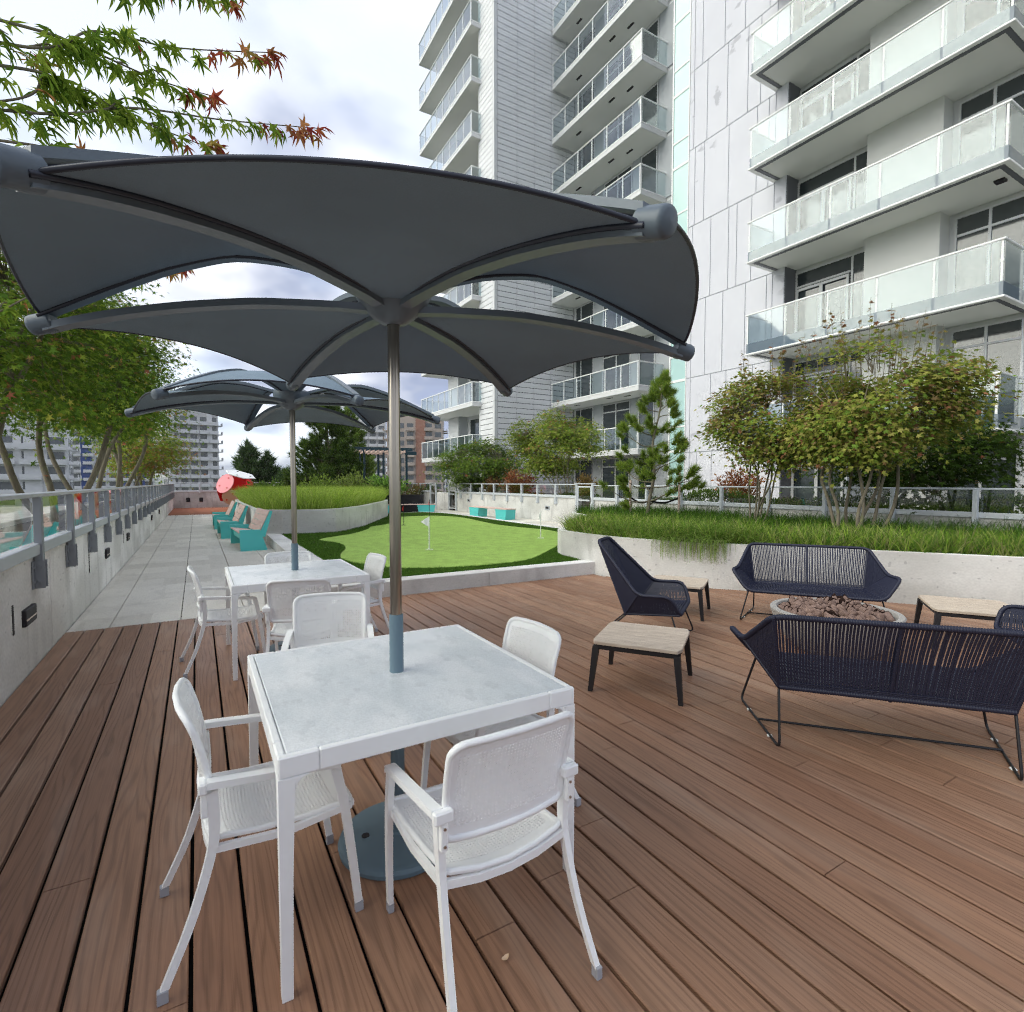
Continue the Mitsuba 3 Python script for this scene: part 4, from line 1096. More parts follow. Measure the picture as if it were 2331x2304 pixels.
def wicker_parts(SB, SF, BT, W, AT, ff, fb, centre, pitch=0.0150, rim=0.0165, rr=np.random.default_rng(3)):
    X = lambda p, s: np.array([s * p[0], p[1], p[2]])
    L = {k: (X(v, -1), X(v, 1)) for k, v in dict(SB=SB, SF=SF, BT=BT, W=W, AT=AT).items()}
    ps = []
    lerp = lambda a, b, t: a + (b - a) * np.asarray(t)[..., None]
    loop = [L['BT'][0], L['BT'][1], L['W'][1], L['AT'][1], L['SF'][1], L['SF'][0], L['AT'][0], L['W'][0]]
    path = corner_path(loop, 0.075, 7)
    ps.append(('rim', MB().add(*wrapped(path, rim, True)).ply('wicker', True)))
    m = MB()
    m.add(*wrapped(np.array([L['SB'][0], L['SB'][1]]), rim * 0.95))
    for k in (0, 1):
        m.add(*wrapped(np.array([L['SB'][k], L['SF'][k]]), rim * 0.62))
        m.add(*wrapped(np.array([L['SB'][k], lerp(L['SB'][k], L['BT'][k], 0.985)]), rim * 0.55))
        m.add(*wrapped(np.array([L['SB'][k], lerp(L['SB'][k], L['W'][k], 0.99)]), rim * 0.5))
    if centre:
        m.add(*wrapped(np.array([(L['SB'][0] + L['SB'][1]) / 2, (L['BT'][0] + L['BT'][1]) / 2]) + [0, 0.008, 0], rim * 0.6))
        m.add(*wrapped(np.array([(L['SB'][0] + L['SB'][1]) / 2, (L['SF'][0] + L['SF'][1]) / 2]) - [0, 0, 0.012], rim * 0.6))
    ps.append(('frame', m.ply('wicker', True)))

    def fill(A0, A1, B0, B1, n, sag=0.0, nrm=None, half=0.0054, th=0.0026, wob=0.0006, seg=6):
        """Cords from edge A0-A1 to edge B0-B1."""
        mm = MB()
        u = (np.arange(n) + 0.5) / n
        for q in u:
            q2 = q + rr.normal(0, 0.06) / n
            a, b = A0 + (A1 - A0) * q2, B0 + (B1 - B0) * q2
            t = np.linspace(0, 1, seg)
            P = a + (b - a) * t[:, None]
            d = (b - a) / np.linalg.norm(b - a)
            e = (A1 - A0) + (B1 - B0); e = e - d * (e @ d); e /= np.linalg.norm(e)
            nn = np.cross(d, e)
            P = P + nn * (sag * 4 * t * (1 - t))[:, None] * (1 - (2 * q - 1) ** 4) + e * (rr.normal(0, wob, seg) * (t * (1 - t) * 4))[:, None]
            mm.bar(P, e * half, nn * th)
        return mm

    SBl, SBr, SFl, SFr, BTl, BTr = *L['SB'], *L['SF'], *L['BT']
    wid = lambda a, b: np.linalg.norm(a - b)
    nb = int(wid(SBl, SBr) / pitch)
    ps.append(('back_cords', fill(SBl, SBr, BTl, BTr, nb, 0.02), {'kind': 'stuff'}))
    weft = MB()
    for tt in np.linspace(0.015, 0.08, 4): weft.bar(np.array([lerp(SBl, BTl, tt), lerp(SBr, BTr, tt)]), np.array([0, 0, 0.003]), np.array([0, 0.004, 0]))
    seat = fill(SBl, SBr, SFl, SFr, int(wid(SBl, SBr) / 0.0145), -0.025, half=0.0045)
    ns = int(wid(SBl, SFl) / 0.019)
    seat.add(*fill(SBl, SFl, SBr, SFr, ns, 0.024, half=0.0050, th=0.0022, seg=9).arrays())
    ps.append(('seat_cords', seat, {'kind': 'stuff'}))
    side = MB()
    for k in (0, 1):
        n1 = int(wid(L['BT'][k], L['W'][k]) / (pitch * 1.1))
        side.add(*fill(L['SB'][k], L['W'][k], L['BT'][k], L['W'][k], n1, 0.0, wob=0.0006).arrays())
        n2 = int(wid(L['SB'][k], L['SF'][k]) / 0.0155)
        side.add(*fill(L['SB'][k], L['SF'][k], L['W'][k], L['AT'][k], n2, 0.0, wob=0.0006).arrays())
        n3 = int(wid(L['SB'][k], L['W'][k]) / 0.045)
        side.add(*fill(L['SB'][k], L['W'][k], L['SF'][k], L['AT'][k], n3, 0.0, half=0.004, wob=0.0006).arrays())
    side.add(*weft.arrays())
    ps.append(('side_cords', side, {'kind': 'stuff'}))
    ps = [(p[0], p[1] if isinstance(p[1], dict) else p[1].ply('wicker'), *p[2:]) for p in ps]
    r = 0.0075
    mid = []
    for k, s in ((0, -1), (1, 1)):
        F, Bk = np.array([s * ff[0], ff[1], r]), np.array([s * fb[0], fb[1], r])
        topf = lerp(L['SB'][k], L['SF'][k], 0.86) - [0, 0, 0.012]
        topb = L['SB'][k] + [0, 0, -0.012]
        ps.append(('sled_leg', MB().tube(corner_path([topf, F, Bk, topb], 0.05, 6, False), r, 8).ply('black_metal', True)))
        mid.append((F + Bk) / 2)
        for t in (0.25, 0.78):
            g = F + (Bk - F) * t
            ps.append(('glide', MB().box(g - [0.014, 0.014, r], g + [0.014, 0.014, 0.002], 0.003).ply('white_plastic')))
    ps.append(('stretcher', MB().tube([mid[0] + [0, 0, 0.012], mid[1] + [0, 0, 0.012]], r, 8).ply('black_metal', True)))
    return ps


ls = wicker_parts((0.545, -0.26, 0.33), (0.62, 0.36, 0.335), (0.60, -0.40, 0.765), (0.715, -0.05, 0.53), (0.775, 0.22, 0.535), (0.69, 0.34), (0.545, -0.34), True)
thing('wicker_loveseat', 'dark navy woven two seat sofa with its back to the camera', 'sofa', 'woven two seat sofas at the fire bowl', at(3.40, 1.58, 0, 41 - 90), ls)
thing('wicker_loveseat', 'dark navy woven two seat sofa facing the camera before the long planter', 'sofa', 'woven two seat sofas at the fire bowl', at(5.72, 3.33, 0, 216 - 90), ls)
ac = wicker_parts((0.30, -0.13, 0.285), (0.335, 0.36, 0.325), (0.20, -0.42, 0.935), (0.40, 0.0, 0.485), (0.405, 0.29, 0.495), (0.41, 0.40), (0.32, -0.42), False, pitch=0.0145)
thing('wicker_armchair', 'high backed dark woven armchair left of the fire bowl, seen from its side', 'armchair', None, at(3.70, 3.74, 0, -55.6 - 90), ac)
thing('wicker_armchair', 'dark woven armchair cut off by the right edge of the photo', 'armchair', None, at(5.47, 1.22, 0, 124 - 90), ac)


def side_table(name, label, x, y, deg, hx, hy, seed):
    r = np.random.default_rng(seed); ps = []
    n = 9
    w = 2 * hy / n
    for i in range(n):
        y0, y1 = -hy + i * w + 0.003, -hy + (i + 1) * w - 0.003
        v, f = boxv((-hx, y0, 0.338), (hx, y1, 0.362), 0.003)
        if i in (0, n - 1):   # rounded plate corners
            c = np.abs(v[:, 0]) > hx - 0.03
            edge = (v[:, 1] < y0 + 0.02) if i == 0 else (v[:, 1] > y1 - 0.02)
            v[c & edge, 0] *= (hx - 0.022) / hx
        uv = np.column_stack([v[:, 0] + r.uniform(0, 50), v[:, 1] + i * 3.1 + r.uniform(0, 9)])
        ps.append(('slat', mikit.ply((v, f), 'teak', False, uv=uv)))
    m = MB()
    for s in (-1, 1):
        m.box((-hx + 0.02, s * (hy - 0.015), 0.302), (hx - 0.02, s * (hy - 0.045), 0.337), 0.004)
        m.box((s * (hx - 0.015), -hy + 0.046, 0.302), (s * (hx - 0.045), hy - 0.046, 0.337), 0.004)
    ps.append(('frame', m.ply('black_metal')))
    for sx in (-1, 1):
        for sy in (-1, 1):
            P = np.array([(sx * (hx + 0.003), sy * (hy + 0.003), 0.0), (sx * (hx - 0.03), sy * (hy - 0.03), 0.325)])
            hw = np.array([0.0155, 0.023])
            ps.append(('leg', MB().bar(P, np.column_stack([hw, hw * 0, hw * 0]), np.column_stack([hw * 0, hw, hw * 0])).ply('black_metal')))
    thing(name, label, 'side table', 'slatted side tables round the fire bowl', at(x, y, 0, deg), ps)


side_table('side_table', 'low side table with pale weathered teak slats and black legs, nearest the dining table', 2.84, 2.90, -54.5, 0.31, 0.305, 1)
side_table('side_table', 'low weathered teak side table between the high backed armchair and the long planter', 4.76, 4.31, -57, 0.31, 0.305, 2)
side_table('side_table', 'low weathered teak side table at the right beside the cut off armchair', 6.15, 2.08, -57, 0.33, 0.36, 3)

# fire bowl and its rocks
FB = (4.86, 2.60)
thing('fire_bowl', 'round grey stone fire bowl filled with brown lava rocks', 'fire bowl', None, at(*FB, -0.012) @ T().scale([0.95, 0.95, 1.0]), [
    ('bowl', MB().add(*lathe([(0, 0.0), (0.27, 0.0), (0.31, 0.03), (0.43, 0.13), (0.50, 0.24), (0.538, 0.34), (0.545, 0.368), (0.536, 0.378), (0.492, 0.378), (0.482, 0.368), (0.472, 0.335), (0.42, 0.31), (0, 0.31)], 56)).ply('stone_bowl', 40))])
r_ = np.random.default_rng(8)
rocks = []
for k in range(7):
    s = trimesh.creation.icosphere(subdivisions=2)
    v = np.array(s.vertices); n_ = meshkit.fbm(v * 1.6 + 9 * k, 3, k)
    v = v * (0.62 + 0.75 * n_)[:, None] * np.array([1.15, 0.95, 0.8])
    rocks.append(mikit.ply((v, np.array(s.faces)), 'rock', True))
n = 0
for _ in range(2000):
    rad = 0.415 * math.sqrt(r_.uniform()); a = r_.uniform(0, 2 * math.pi)
    if n >= 290: break
    zt = 0.312 + 0.075 * (1 - (rad / 0.46) ** 2) + r_.uniform(-0.014, 0.012)
    sc = r_.uniform(0.021, 0.034)
    M = T().translate([FB[0] + rad * math.cos(a), FB[1] + rad * math.sin(a), zt]) @ T().rotate([r_.uniform(), r_.uniform(), 1], r_.uniform(0, 360)) @ T().scale(sc)
    solo('lava_rock', rocks[n % 7], 'brown pitted lava rock heaped in the round fire bowl', 'rock', 'lava rocks heaped in the fire bowl', None, M)
    n += 1

# ================================================================ teal benches, playground, pergola
def teal_seat(width):
    """Faces +y. Teal side panels, slatted seat and slanted slatted back."""
    ps = []; h = width / 2
    for s in (-1, 1):
        prof = np.array([(0.27, 0.0), (0.285, 0.46), (-0.12, 0.455), (-0.265, 0.0)])
        v = np.array([(s * h, y, z) for y, z in prof] + [(s * (h - 0.05), y, z) for y, z in prof])
        f = np.array([[0, 1, 2, 3], [7, 6, 5, 4], [0, 4, 5, 1], [1, 5, 6, 2], [2, 6, 7, 3], [3, 7, 4, 0]])
        ps.append(('side_panel', mikit.ply((v, f), 'teal_paint')))
    hb = h - 0.12
    def slat(nm, y0, z0, y1, z1, hw, th, mt):
        d = np.array([y1 - y0, z1 - z0]); d /= np.linalg.norm(d); nn = np.array([-d[1], d[0]]) * th
        c = [(y0, z0), (y1, z1), (y1 + nn[0], z1 + nn[1]), (y0 + nn[0], z0 + nn[1])]
        v = np.array([(-hw, y, z) for y, z in c] + [(hw, y, z) for y, z in c])
        f = np.array([[0, 1, 2, 3], [7, 6, 5, 4], [0, 4, 5, 1], [1, 5, 6, 2], [2, 6, 7, 3], [3, 7, 4, 0]])
        uv = np.column_stack([v[:, 0], v[:, 1] + v[:, 2] + y0 * 7])
        ps.append((nm, mikit.ply((v, f), mt, False, **({'uv': uv} if mt == 'bench_wood' else {}))))
    for i in range(4):
        a = 0.275 - 0.105 * i; z = 0.40 - 0.015 * i
        slat('seat_slat', a, z, a - 0.10, z - 0.014, h - 0.055, 0.022, 'bench_wood')
    for i in range(4):
        t0, t1 = i / 4 + 0.008, (i + 1) / 4 - 0.008
        y0, z0, y1, z1 = -0.125, 0.37, -0.345, 0.86
        slat('back_slat', y0 + (y1 - y0) * t0, z0 + (z1 - z0) * t0, y0 + (y1 - y0) * t1, z0 + (z1 - z0) * t1, hb, -0.02, 'bench_wood')
    for s in (-1, 1):
        c = [(-0.15, 0.30), (-0.13, 0.375), (-0.352, 0.862), (-0.40, 0.845), (-0.235, 0.27)]
        v = np.array([(s * (hb + 0.004), y, z) for y, z in c] + [(s * (hb - 0.05), y, z) for y, z in c])
        n = 5; f = [[0, q, q + 1] for q in range(1, 4)] + [[5, 6 + q, 5 + q] for q in range(1, 4)] + [[k, (k + 1) % 5 + 5, (k + 1) % 5] for k in range(5)] + [[k, k + 5, (k + 1) % 5 + 5] for k in range(5)]
        ps.append(('back_bracket', mikit.ply((v, np.array(f)), 'teal_paint')))
    ps.append(('front_rail', bx((-h + 0.052, 0.19, 0.22), (h - 0.052, 0.215, 0.375), 'teal_paint')))
    return ps


mat('bench_wood', mikit.proc(lambda p, n, uv: mix((0.50, 0.36, 0.31), (0.64, 0.50, 0.44), fbm(uv.x * 4, uv.y * 50, 1.0, 3))), 0.7, 0.3)
tsp = teal_seat(1.86)
TG = 'turquoise slatted seats along the planter'
thing('turquoise_bench', 'turquoise seat with pinkish wood slats beside the walk, nearest of three', 'bench', TG, at(1.005, 13.83, 0, 93), tsp)
thing('turquoise_bench', 'turquoise seat with pinkish wood slats beside the walk, middle of three', 'bench', TG, at(0.775, 16.93, 0, 91), tsp)
thing('turquoise_bench', 'turquoise seat with pinkish wood slats beside the walk, farthest of three', 'bench', TG, at(0.72, 20.25, 0, 90), tsp)


def flat_bench(L):
    ps = []
    for i in range(4):
        v, f = boxv((-L / 2, -0.23 + 0.117 * i, 0.40), (L / 2, -0.23 + 0.117 * i + 0.108, 0.44), 0.004)
        ps.append(('slat', mikit.ply((v, f), 'bench_wood', False, uv=np.column_stack([v[:, 0], v[:, 1] + i * 5]))))
    for s in (-1, 1):
        c = np.array([(-0.36, 0.0), (0.36, 0.0), (0.42, 0.399), (-0.42, 0.399)])
        v = np.array([(s * (L / 2 - 0.43) + x, -0.225, z) for x, z in c] + [(s * (L / 2 - 0.43) + x, 0.225, z) for x, z in c])
        f = np.array([[0, 1, 2, 3], [7, 6, 5, 4], [0, 4, 5, 1], [1, 5, 6, 2], [2, 6, 7, 3], [3, 7, 4, 0]])
        ps.append(('leg', mikit.ply((v, f), 'teal_paint')))
    return ps


thing('flat_bench', 'backless bench with turquoise legs against the patio wall behind the green', 'bench', None, at(10.62, 19.75, 0, 92), flat_bench(3.1))
thing('flat_bench', 'backless wooden bench with turquoise legs before the black planter box', 'bench', None, at(8.55, 24.75, 0, -24), flat_bench(3.0))
ps = [('box', MB().box((-1.6, -0.45, 0), (1.6, -0.4, 0.86)).box((-1.6, 0.4, 0), (1.6, 0.45, 0.86)).box((-1.6, -0.399, 0), (-1.55, 0.399, 0.86)).box((1.55, -0.399, 0), (1.6, 0.399, 0.86)).ply('black_box')), ('soil_bed', bx((-1.549, -0.398, 0.02), (1.549, 0.398, 0.78), 'soil'))]
thing('planter_box', 'black rectangular planter box with bright leafy plants beyond the green', 'planter', None, at(8.35, 26.05, 0, -24), ps)

# climbing dome
ps = []
Cd = np.array([1.9, 33.2, 1.08])
def plate(nm, n, r, mt, R=0.86, sides=6, rot=0.0, inward=0.0, th=0.045):
    n = np.array(n, float); n /= np.linalg.norm(n)
    a = np.cross(n, [0, 0, 1.0]); a /= np.linalg.norm(a); b = np.cross(n, a)
    ang = np.arange(sides) * 2 * np.pi / sides + rot
    c = Cd + n * (R - inward)
    ring = [c + r * (math.cos(q) * a + math.sin(q) * b) for q in ang]
    v = np.array([p + n * th / 2 for p in ring] + [p - n * th / 2 for p in ring])
    f = [[0, k, k + 1] for k in range(1, sides - 1)] + [[sides, sides + k + 1, sides + k] for k in range(1, sides - 1)]
    for k in range(sides): f += [[k, k + sides, (k + 1) % sides + sides], [k, (k + 1) % sides + sides, (k + 1) % sides]]
    ps.append((nm, mikit.ply((v, np.array(f)), mt)))
    hm = MB()
    for q, d in ((0.4, 0.6), (2.3, 0.62), (4.3, 0.6)):
        o = c + d * r * (math.cos(q) * a + math.sin(q) * b)
        hm.tube([o - n * 0.03, o + n * 0.045], 0.045, 10)
    ps.append(('grips', hm.ply('red_plastic' if 'white' not in mt else 'black_box'), {'kind': 'stuff'}))
plate('panel', (-0.66, -0.60, 0.38), 0.56, 'pink_plastic', sides=14)
plate('panel', (0.22, -0.25, 0.94), 0.78, 'white_plastic', R=0.88)
plate('panel', (0.25, 0.9, 0.1), 0.85, 'red_plastic', R=0.62, rot=0.3)
plate('panel', (0.85, 0.35, -0.05), 0.70, 'red_plastic', R=0.62, rot=0.3)
plate('panel', (-0.35, -0.80, -0.52), 0.50, 'tan_plastic', R=0.84, sides=14)
plate('panel', (-0.85, 0.3, -0.1), 0.62, 'red_plastic', R=0.80)
thing('climbing_dome', 'red, white and pink panelled children\'s climbing shell behind the grass planter', 'climbing frame', None, None, ps)

# pergola
ps = []
def pg(lo, hi, mt, nm):
    ps.append((nm, bx(lo, hi, mt, 0.004)))
for x, y in ((-1.1, -1.0), (-1.1, 1.0), (0.0, 1.0), (0.0, -1.0), (1.35, 1.0), (1.35, -1.0)): pg((x - 0.06, y - 0.06, 0), (x + 0.06, y + 0.06, 3.35), 'navy_paint', 'post')
for y in (-1.0, 1.0): pg((-2.0, y - 0.04, 3.351), (1.7, y + 0.04, 3.52), 'navy_paint', 'beam')
pg((1.2, -1.3, 3.10), (1.9, -1.24, 3.3), 'navy_paint', 'arm')
for i in range(14): pg((-2.1 + 0.25 * i, -1.5, 3.20), (-2.04 + 0.25 * i, 1.5, 3.345), 'bench_wood', 'slat')
thing('pergola', 'dark blue pergola with pale wooden roof slats beyond the green', 'pergola', None, at(9.6, 31.9, 0, -8), ps)

# teal chairs and play posts on the side terrace beyond the railing
for i, (x, y, a) in enumerate(((-2.35, 6.2, 120), (-2.5, 8.6, 100), (-2.4, 10.9, 80))):
    thing('teal_lounger', ('turquoise seat behind the railing glass at the left edge of the photo', 'turquoise seat with wood slats behind the second bay of the railing glass', 'turquoise seat behind the third bay of the railing glass')[i], 'bench', None, at(x, y, 0, a), teal_seat(1.0))
ps = [('post', MB().tube([(0, 0, 0), (0, 0, 1.35)], 0.05, 12).ply('red_plastic', 40)), ('bumper', MB().add(*lathe([(0.06, 0.3), (0.13, 0.36), (0.15, 0.5), (0.13, 0.64), (0.06, 0.7)], 18)).ply('tan_plastic', 50)), ('foot_plate', MB().add(*lathe([(0, 0.03), (0.14, 0.03), (0.14, 0), (0, 0)], 18)).ply('black_box'))]
thing('play_post', 'red play post with a brown bumper behind the railing glass', 'play post', None, at(-1.72, 11.2, 0), ps)

# a few dry leaves on the boards
r_ = np.random.default_rng(31)
for x, y, lab in ((2.35, 6.62, 'curled dry leaf by the kerb of the green, nearest the steel pole'), (2.72, 6.6, 'curled dry leaf by the kerb of the green, second from the steel pole'), (3.9, 6.68, 'curled dry leaf against the middle of the kerb of the green'),
                  (5.02, 6.5, 'curled dry leaf near the right end of the kerb of the green'), (1.42, 5.2, 'curled dry leaf by the second table'), (0.80, 1.40, 'curled dry leaf on the boards below the chair with its back to the camera')):
    lf = MB(); t = np.linspace(-1, 1, 7); w = 0.008 * (1 - t ** 2) ** 0.7
    P = np.column_stack([t * 0.015, 0 * t, 0.004 + 0.006 * t ** 2])
    lf.add(np.vstack([P + np.column_stack([0 * t, w, 0.004 + 0 * t]), P, P + np.column_stack([0 * t, -w, 0.003 + 0 * t])]), np.array([[k, k + 7, k + 8, k + 1] for k in range(6)] + [[k + 7, k + 14, k + 15, k + 8] for k in range(6)]))
    solo('dry_leaf', lf.ply('tan_plastic'), lab, 'leaf', 'dry leaves scattered on the deck', None, at(x, y, 0.001, r_.uniform(0, 360)))

# ================================================================ trees, shrubs and plants
def leaf_template(lobes, cut, narrow, droop=0.25, fold=0.0):
    """Palmate leaf in the xy plane, stalk end at the origin, tip along +x, about 1 long. Fan triangles."""
    tips = np.linspace(-130, 130, lobes)
    P = [(0, 0, 0)]
    pts = []
    for i, a in enumerate(tips):
        L = 0.58 * (1 - 0.45 * (abs(a) / 130) ** 1.5) * (1.0 if lobes > 3 else 1)
        if i: 
            m = math.radians((tips[i - 1] + a) / 2); pts.append((cut * math.cos(m), cut * math.sin(m)))
        w = narrow
        r1 = L * 0.55
        pts.append((r1 * math.cos(math.radians(a - w)), r1 * math.sin(math.radians(a - w))))
        pts.append((L * math.cos(math.radians(a)), L * math.sin(math.radians(a))))
        pts.append((r1 * math.cos(math.radians(a + w)), r1 * math.sin(math.radians(a + w))))
    pts = np.array(pts)
    r = np.hypot(pts[:, 0], pts[:, 1])
    v = np.vstack([[0, 0, 0], np.column_stack([pts, -droop * r ** 2 + fold * np.abs(pts[:, 1])])])
    v[:, 0] += 0.35
    v[0] = (0.33, 0, 0.01)
    n = len(pts)
    f = np.array([[0, k, k + 1] for k in range(1, n)] + [[0, n, 1]])
    return v, f


LEAF7 = leaf_template(5, 0.12, 10, 1.0)
LEAF5 = leaf_template(5, 0.20, 15, 0.35)
LEAFV = leaf_template(5, 0.36, 19, 0.3)
def star_template(lobes=5, half=0.085, reach=0.62):
    v, f = [(0.30, 0, 0.015)], []
    for a in np.radians(np.linspace(-115, 115, lobes)):
        L = reach * (1 - 0.35 * abs(a) / 2.0); d = np.array([math.cos(a), math.sin(a)]); s_ = np.array([-d[1], d[0]])
        k = len(v)
        for q in (d * 0.22 * L - s_ * half, d * L, d * 0.22 * L + s_ * half): v.append((0.30 + q[0], q[1], -0.22 * (q @ q)))
        f += [[0, k, k + 2], [k, k + 1, k + 2]]
    return np.array(v), np.array(f)


STAR = star_template(5, 0.10)
STARV = star_template(5, 0.15, 0.55)
OVAL = (np.array([(0, 0, 0), (0.3, 0.16, -0.02), (0.65, 0.15, -0.05), (1, 0, -0.12), (0.65, -0.15, -0.05), (0.3, -0.16, -0.02)]), np.array([[0, 5, 1], [1, 5, 4], [1, 4, 2], [2, 4, 3]]))
SPIKY = (np.array([(0, 0, 0), (0.5, 0.13, -0.03), (1, 0.05, -0.15), (0.42, 0.02, 0.02), (0.8, 0.42, -0.1), (0.8, -0.42, -0.1), (0.5, -0.13, -0.03)]), np.array([[0, 6, 1], [6, 2, 1], [3, 1, 4], [6, 3, 5]]))


def leaves(P, size, normal, heading, cols, r, tpl, tilt=0.45):
    """Leaves at P (n,3): normal (n,3) leaf-face direction, heading (n,3) stalk direction; colours (n,3)."""
    tv, tf = tpl; n = len(P)
    N = normal + r.normal(0, tilt, (n, 3)); N /= np.linalg.norm(N, axis=1, keepdims=True)
    Hd = heading - N * (heading * N).sum(1, keepdims=True); Hd /= np.linalg.norm(Hd, axis=1, keepdims=True) + 1e-9
    S = np.cross(N, Hd)
    sz = np.broadcast_to(size, (n,)) * r.uniform(0.7, 1.25, n)
    V = P[:, None] + sz[:, None, None] * (tv[None, :, 0:1] * Hd[:, None] + tv[None, :, 1:2] * S[:, None] + tv[None, :, 2:3] * N[:, None])
    F = tf[None] + (np.arange(n) * len(tv))[:, None, None]
    return V.reshape(-1, 3), F.reshape(-1, 3), np.repeat(cols, len(tv), 0)


def pick(r, n, cols, var=0.25):
    c = np.asarray(cols)[r.integers(0, len(cols), n)]
    return c * r.uniform(1 - var, 1 + var, (n, 1))


def limb(a, b, r0, r1, r, n=8, bend=0.12, up=0.0):
    a, b = np.array(a, float), np.array(b, float); L = np.linalg.norm(b - a)
    t = np.linspace(0, 1, n)[:, None]
    w = r.normal(0, bend * L, 3); w2 = r.normal(0, bend * L * 0.5, 3)
    P = a + (b - a) * t + w * np.sin(np.pi * t) + w2 * np.sin(2 * np.pi * t) + np.array([0, 0, up * L]) * np.sin(np.pi * t)
    return P, r0 + (r1 - r0) * t[:, 0]


def broad_tree(name, label, cat, base, stems, crown, nclust, nleaf, lsize, cols, tips, seed, tpl=LEAF5, flat=0.35, trunk_r=0.06, group=None, spread=0.35, tiptop=0.07, fan=0.0, gap=0.40, base_r=0.0, lean=0.35, spikes=0, bare=0.42):
    """Multi-stemmed broadleaf tree. crown: centre (3), radii (3). Leaf sprays sit at the ends of twigs off the limbs."""
    r = np.random.default_rng(seed)
    C, Rr = np.array(crown[0], float), np.array(crown[1], float)
    wood = MB(); ends = []
    trunks = []
    for s in range(stems):
        a = 2 * np.pi * (s + r.uniform(-0.3, 0.3)) / stems
        b0 = np.array(base) + np.array([math.cos(a), math.sin(a), 0]) * (base_r or trunk_r * (0.8 if stems > 1 else 0)) * r.uniform(0.6, 1.2)
        k1 = C + Rr * np.array([lean * math.cos(a), lean * math.sin(a), -0.55 + r.uniform(-0.15, 0.15)])
        P, rad = limb(b0, k1, trunk_r, trunk_r * 0.72, r, 9, 0.06)
        m = MB().tube(P, rad, 8); trunks.append(m)
        for q in range(3):
            a2 = a + r.normal(0, 0.9)
            e = C + Rr * np.array([0.72 * math.cos(a2), 0.72 * math.sin(a2), r.uniform(-0.35, 0.5)])
            P2, rad2 = limb(P[-1] if q else P[-2], e, trunk_r * 0.62, trunk_r * 0.16, r, 8, 0.08, 0.06)
            m.tube(P2, rad2, 6)
            ends += list(P2[3:])
    ends = np.array(ends)
    key = thing(name, label, cat, group)
    for m in trunks: part(key, 'trunk', m.ply('bark', True))
    # spray centres in the crown, denser outwards, with gaps
    u = r.normal(0, 1, (nclust * 3, 3)); u /= np.linalg.norm(u, axis=1, keepdims=True)
    rad = r.uniform(0.22, 1, nclust * 3) ** 0.45
    w_ = u * rad[:, None]
    pc = C + Rr * w_ * np.stack([1 + fan * w_[:, 2], 1 + fan * w_[:, 2], np.ones(len(w_))], 1)
    lump = meshkit.noise(pc * 1.3 + seed, seed)
    keep = (lump > gap) & (u[:, 2] * rad > -0.75)
    pc = pc[keep][:nclust]
    pc += (pc - C) / np.linalg.norm(pc - C, axis=1, keepdims=True) * (0.16 * (lump[keep][:nclust, None] - 0.5)) * Rr.mean()
    tw = MB(); V, F, Cc, nn = [], [], [], 0
    allP, allN, allH, allS, allC = [], [], [], [], []
    for c in pc:
        d = np.linalg.norm(ends - c, axis=1); e = ends[d.argmin()]
        if d.min() > 0.12: tw.tube(limb(e, c, 0.008 + 0.002 * d.min(), 0.003, r, 5, 0.06)[0], np.linspace(0.010, 0.003, 5), 4, False)
        k = int(nleaf * r.uniform(0.6, 1.4))
        out = (c - C) / Rr; out /= np.linalg.norm(out) + 1e-9
        g = r.normal(0, spread, (k, 3)) * np.array([1, 1, flat])
        g[:, 2] -= 0.18 * (g[:, 0] ** 2 + g[:, 1] ** 2) / spread
        p = c + g + out * spread * 0.4
        allP.append(p)
        nrm = np.tile(np.array([0, 0, 1.0]) + 0.55 * out, (k, 1)); allN.append(nrm)
        h = g * np.array([1, 1, 0.3]) + out * 0.25 * spread + np.array([0, 0, -0.10 * spread]); allH.append(h)
        col = pick(r, k, cols)
        top = (c[2] - C[2]) / Rr[2] + r.normal(0, 0.25)
        tipm = (r.uniform(0, 1, k) < tiptop * (0.4 + max(0, top))) 
        if r.uniform() < tiptop * 0.5 + 0.25 * tiptop * max(0, top): tipm |= r.uniform(0, 1, k) < 0.6
        col[tipm] = pick(r, tipm.sum(), tips)
        allC.append(col)
    for s in range(spikes):
        # long upright shoots with leaf pairs
        u = r.normal(0, 1, 2); u /= np.linalg.norm(u)
        b0 = C + Rr * np.array([u[0] * r.uniform(0.2, 0.85), u[1] * r.uniform(0.2, 0.85), 0.75])
        L = r.uniform(0.35, 0.85); dv = np.array([u[0] * 0.12, u[1] * 0.12, 1.0])
        tw.tube([b0 - dv * 0.3, b0, b0 + dv * L], [0.006, 0.005, 0.0025], 4, False)
        k = int(L / 0.085) * 2
        t = np.repeat(np.arange(k // 2), 2) / (k // 2) * L
        an = r.uniform(0, 6.28, k)
        p = b0 + dv * t[:, None]
        allP.append(p); allN.append(np.tile([0, 0, 1.0], (k, 1))); allH.append(np.column_stack([np.cos(an), np.sin(an), 0 * an - 0.1]))
        col = pick(r, k, cols); mm = t > 0.6 * L; col[mm] = pick(r, mm.sum(), tips); allC.append(col)
    if tw.v: part(key, 'twigs', tw.ply('bark', True), kind='stuff')
    v, f, c = leaves(np.vstack(allP), lsize, np.vstack(allN), np.vstack(allH), np.vstack(allC), r, tpl)
    part(key, 'crown', mikit.ply((v, f), 'leaf', False, color=np.clip(c, 0, 1)), kind='stuff')
    return key


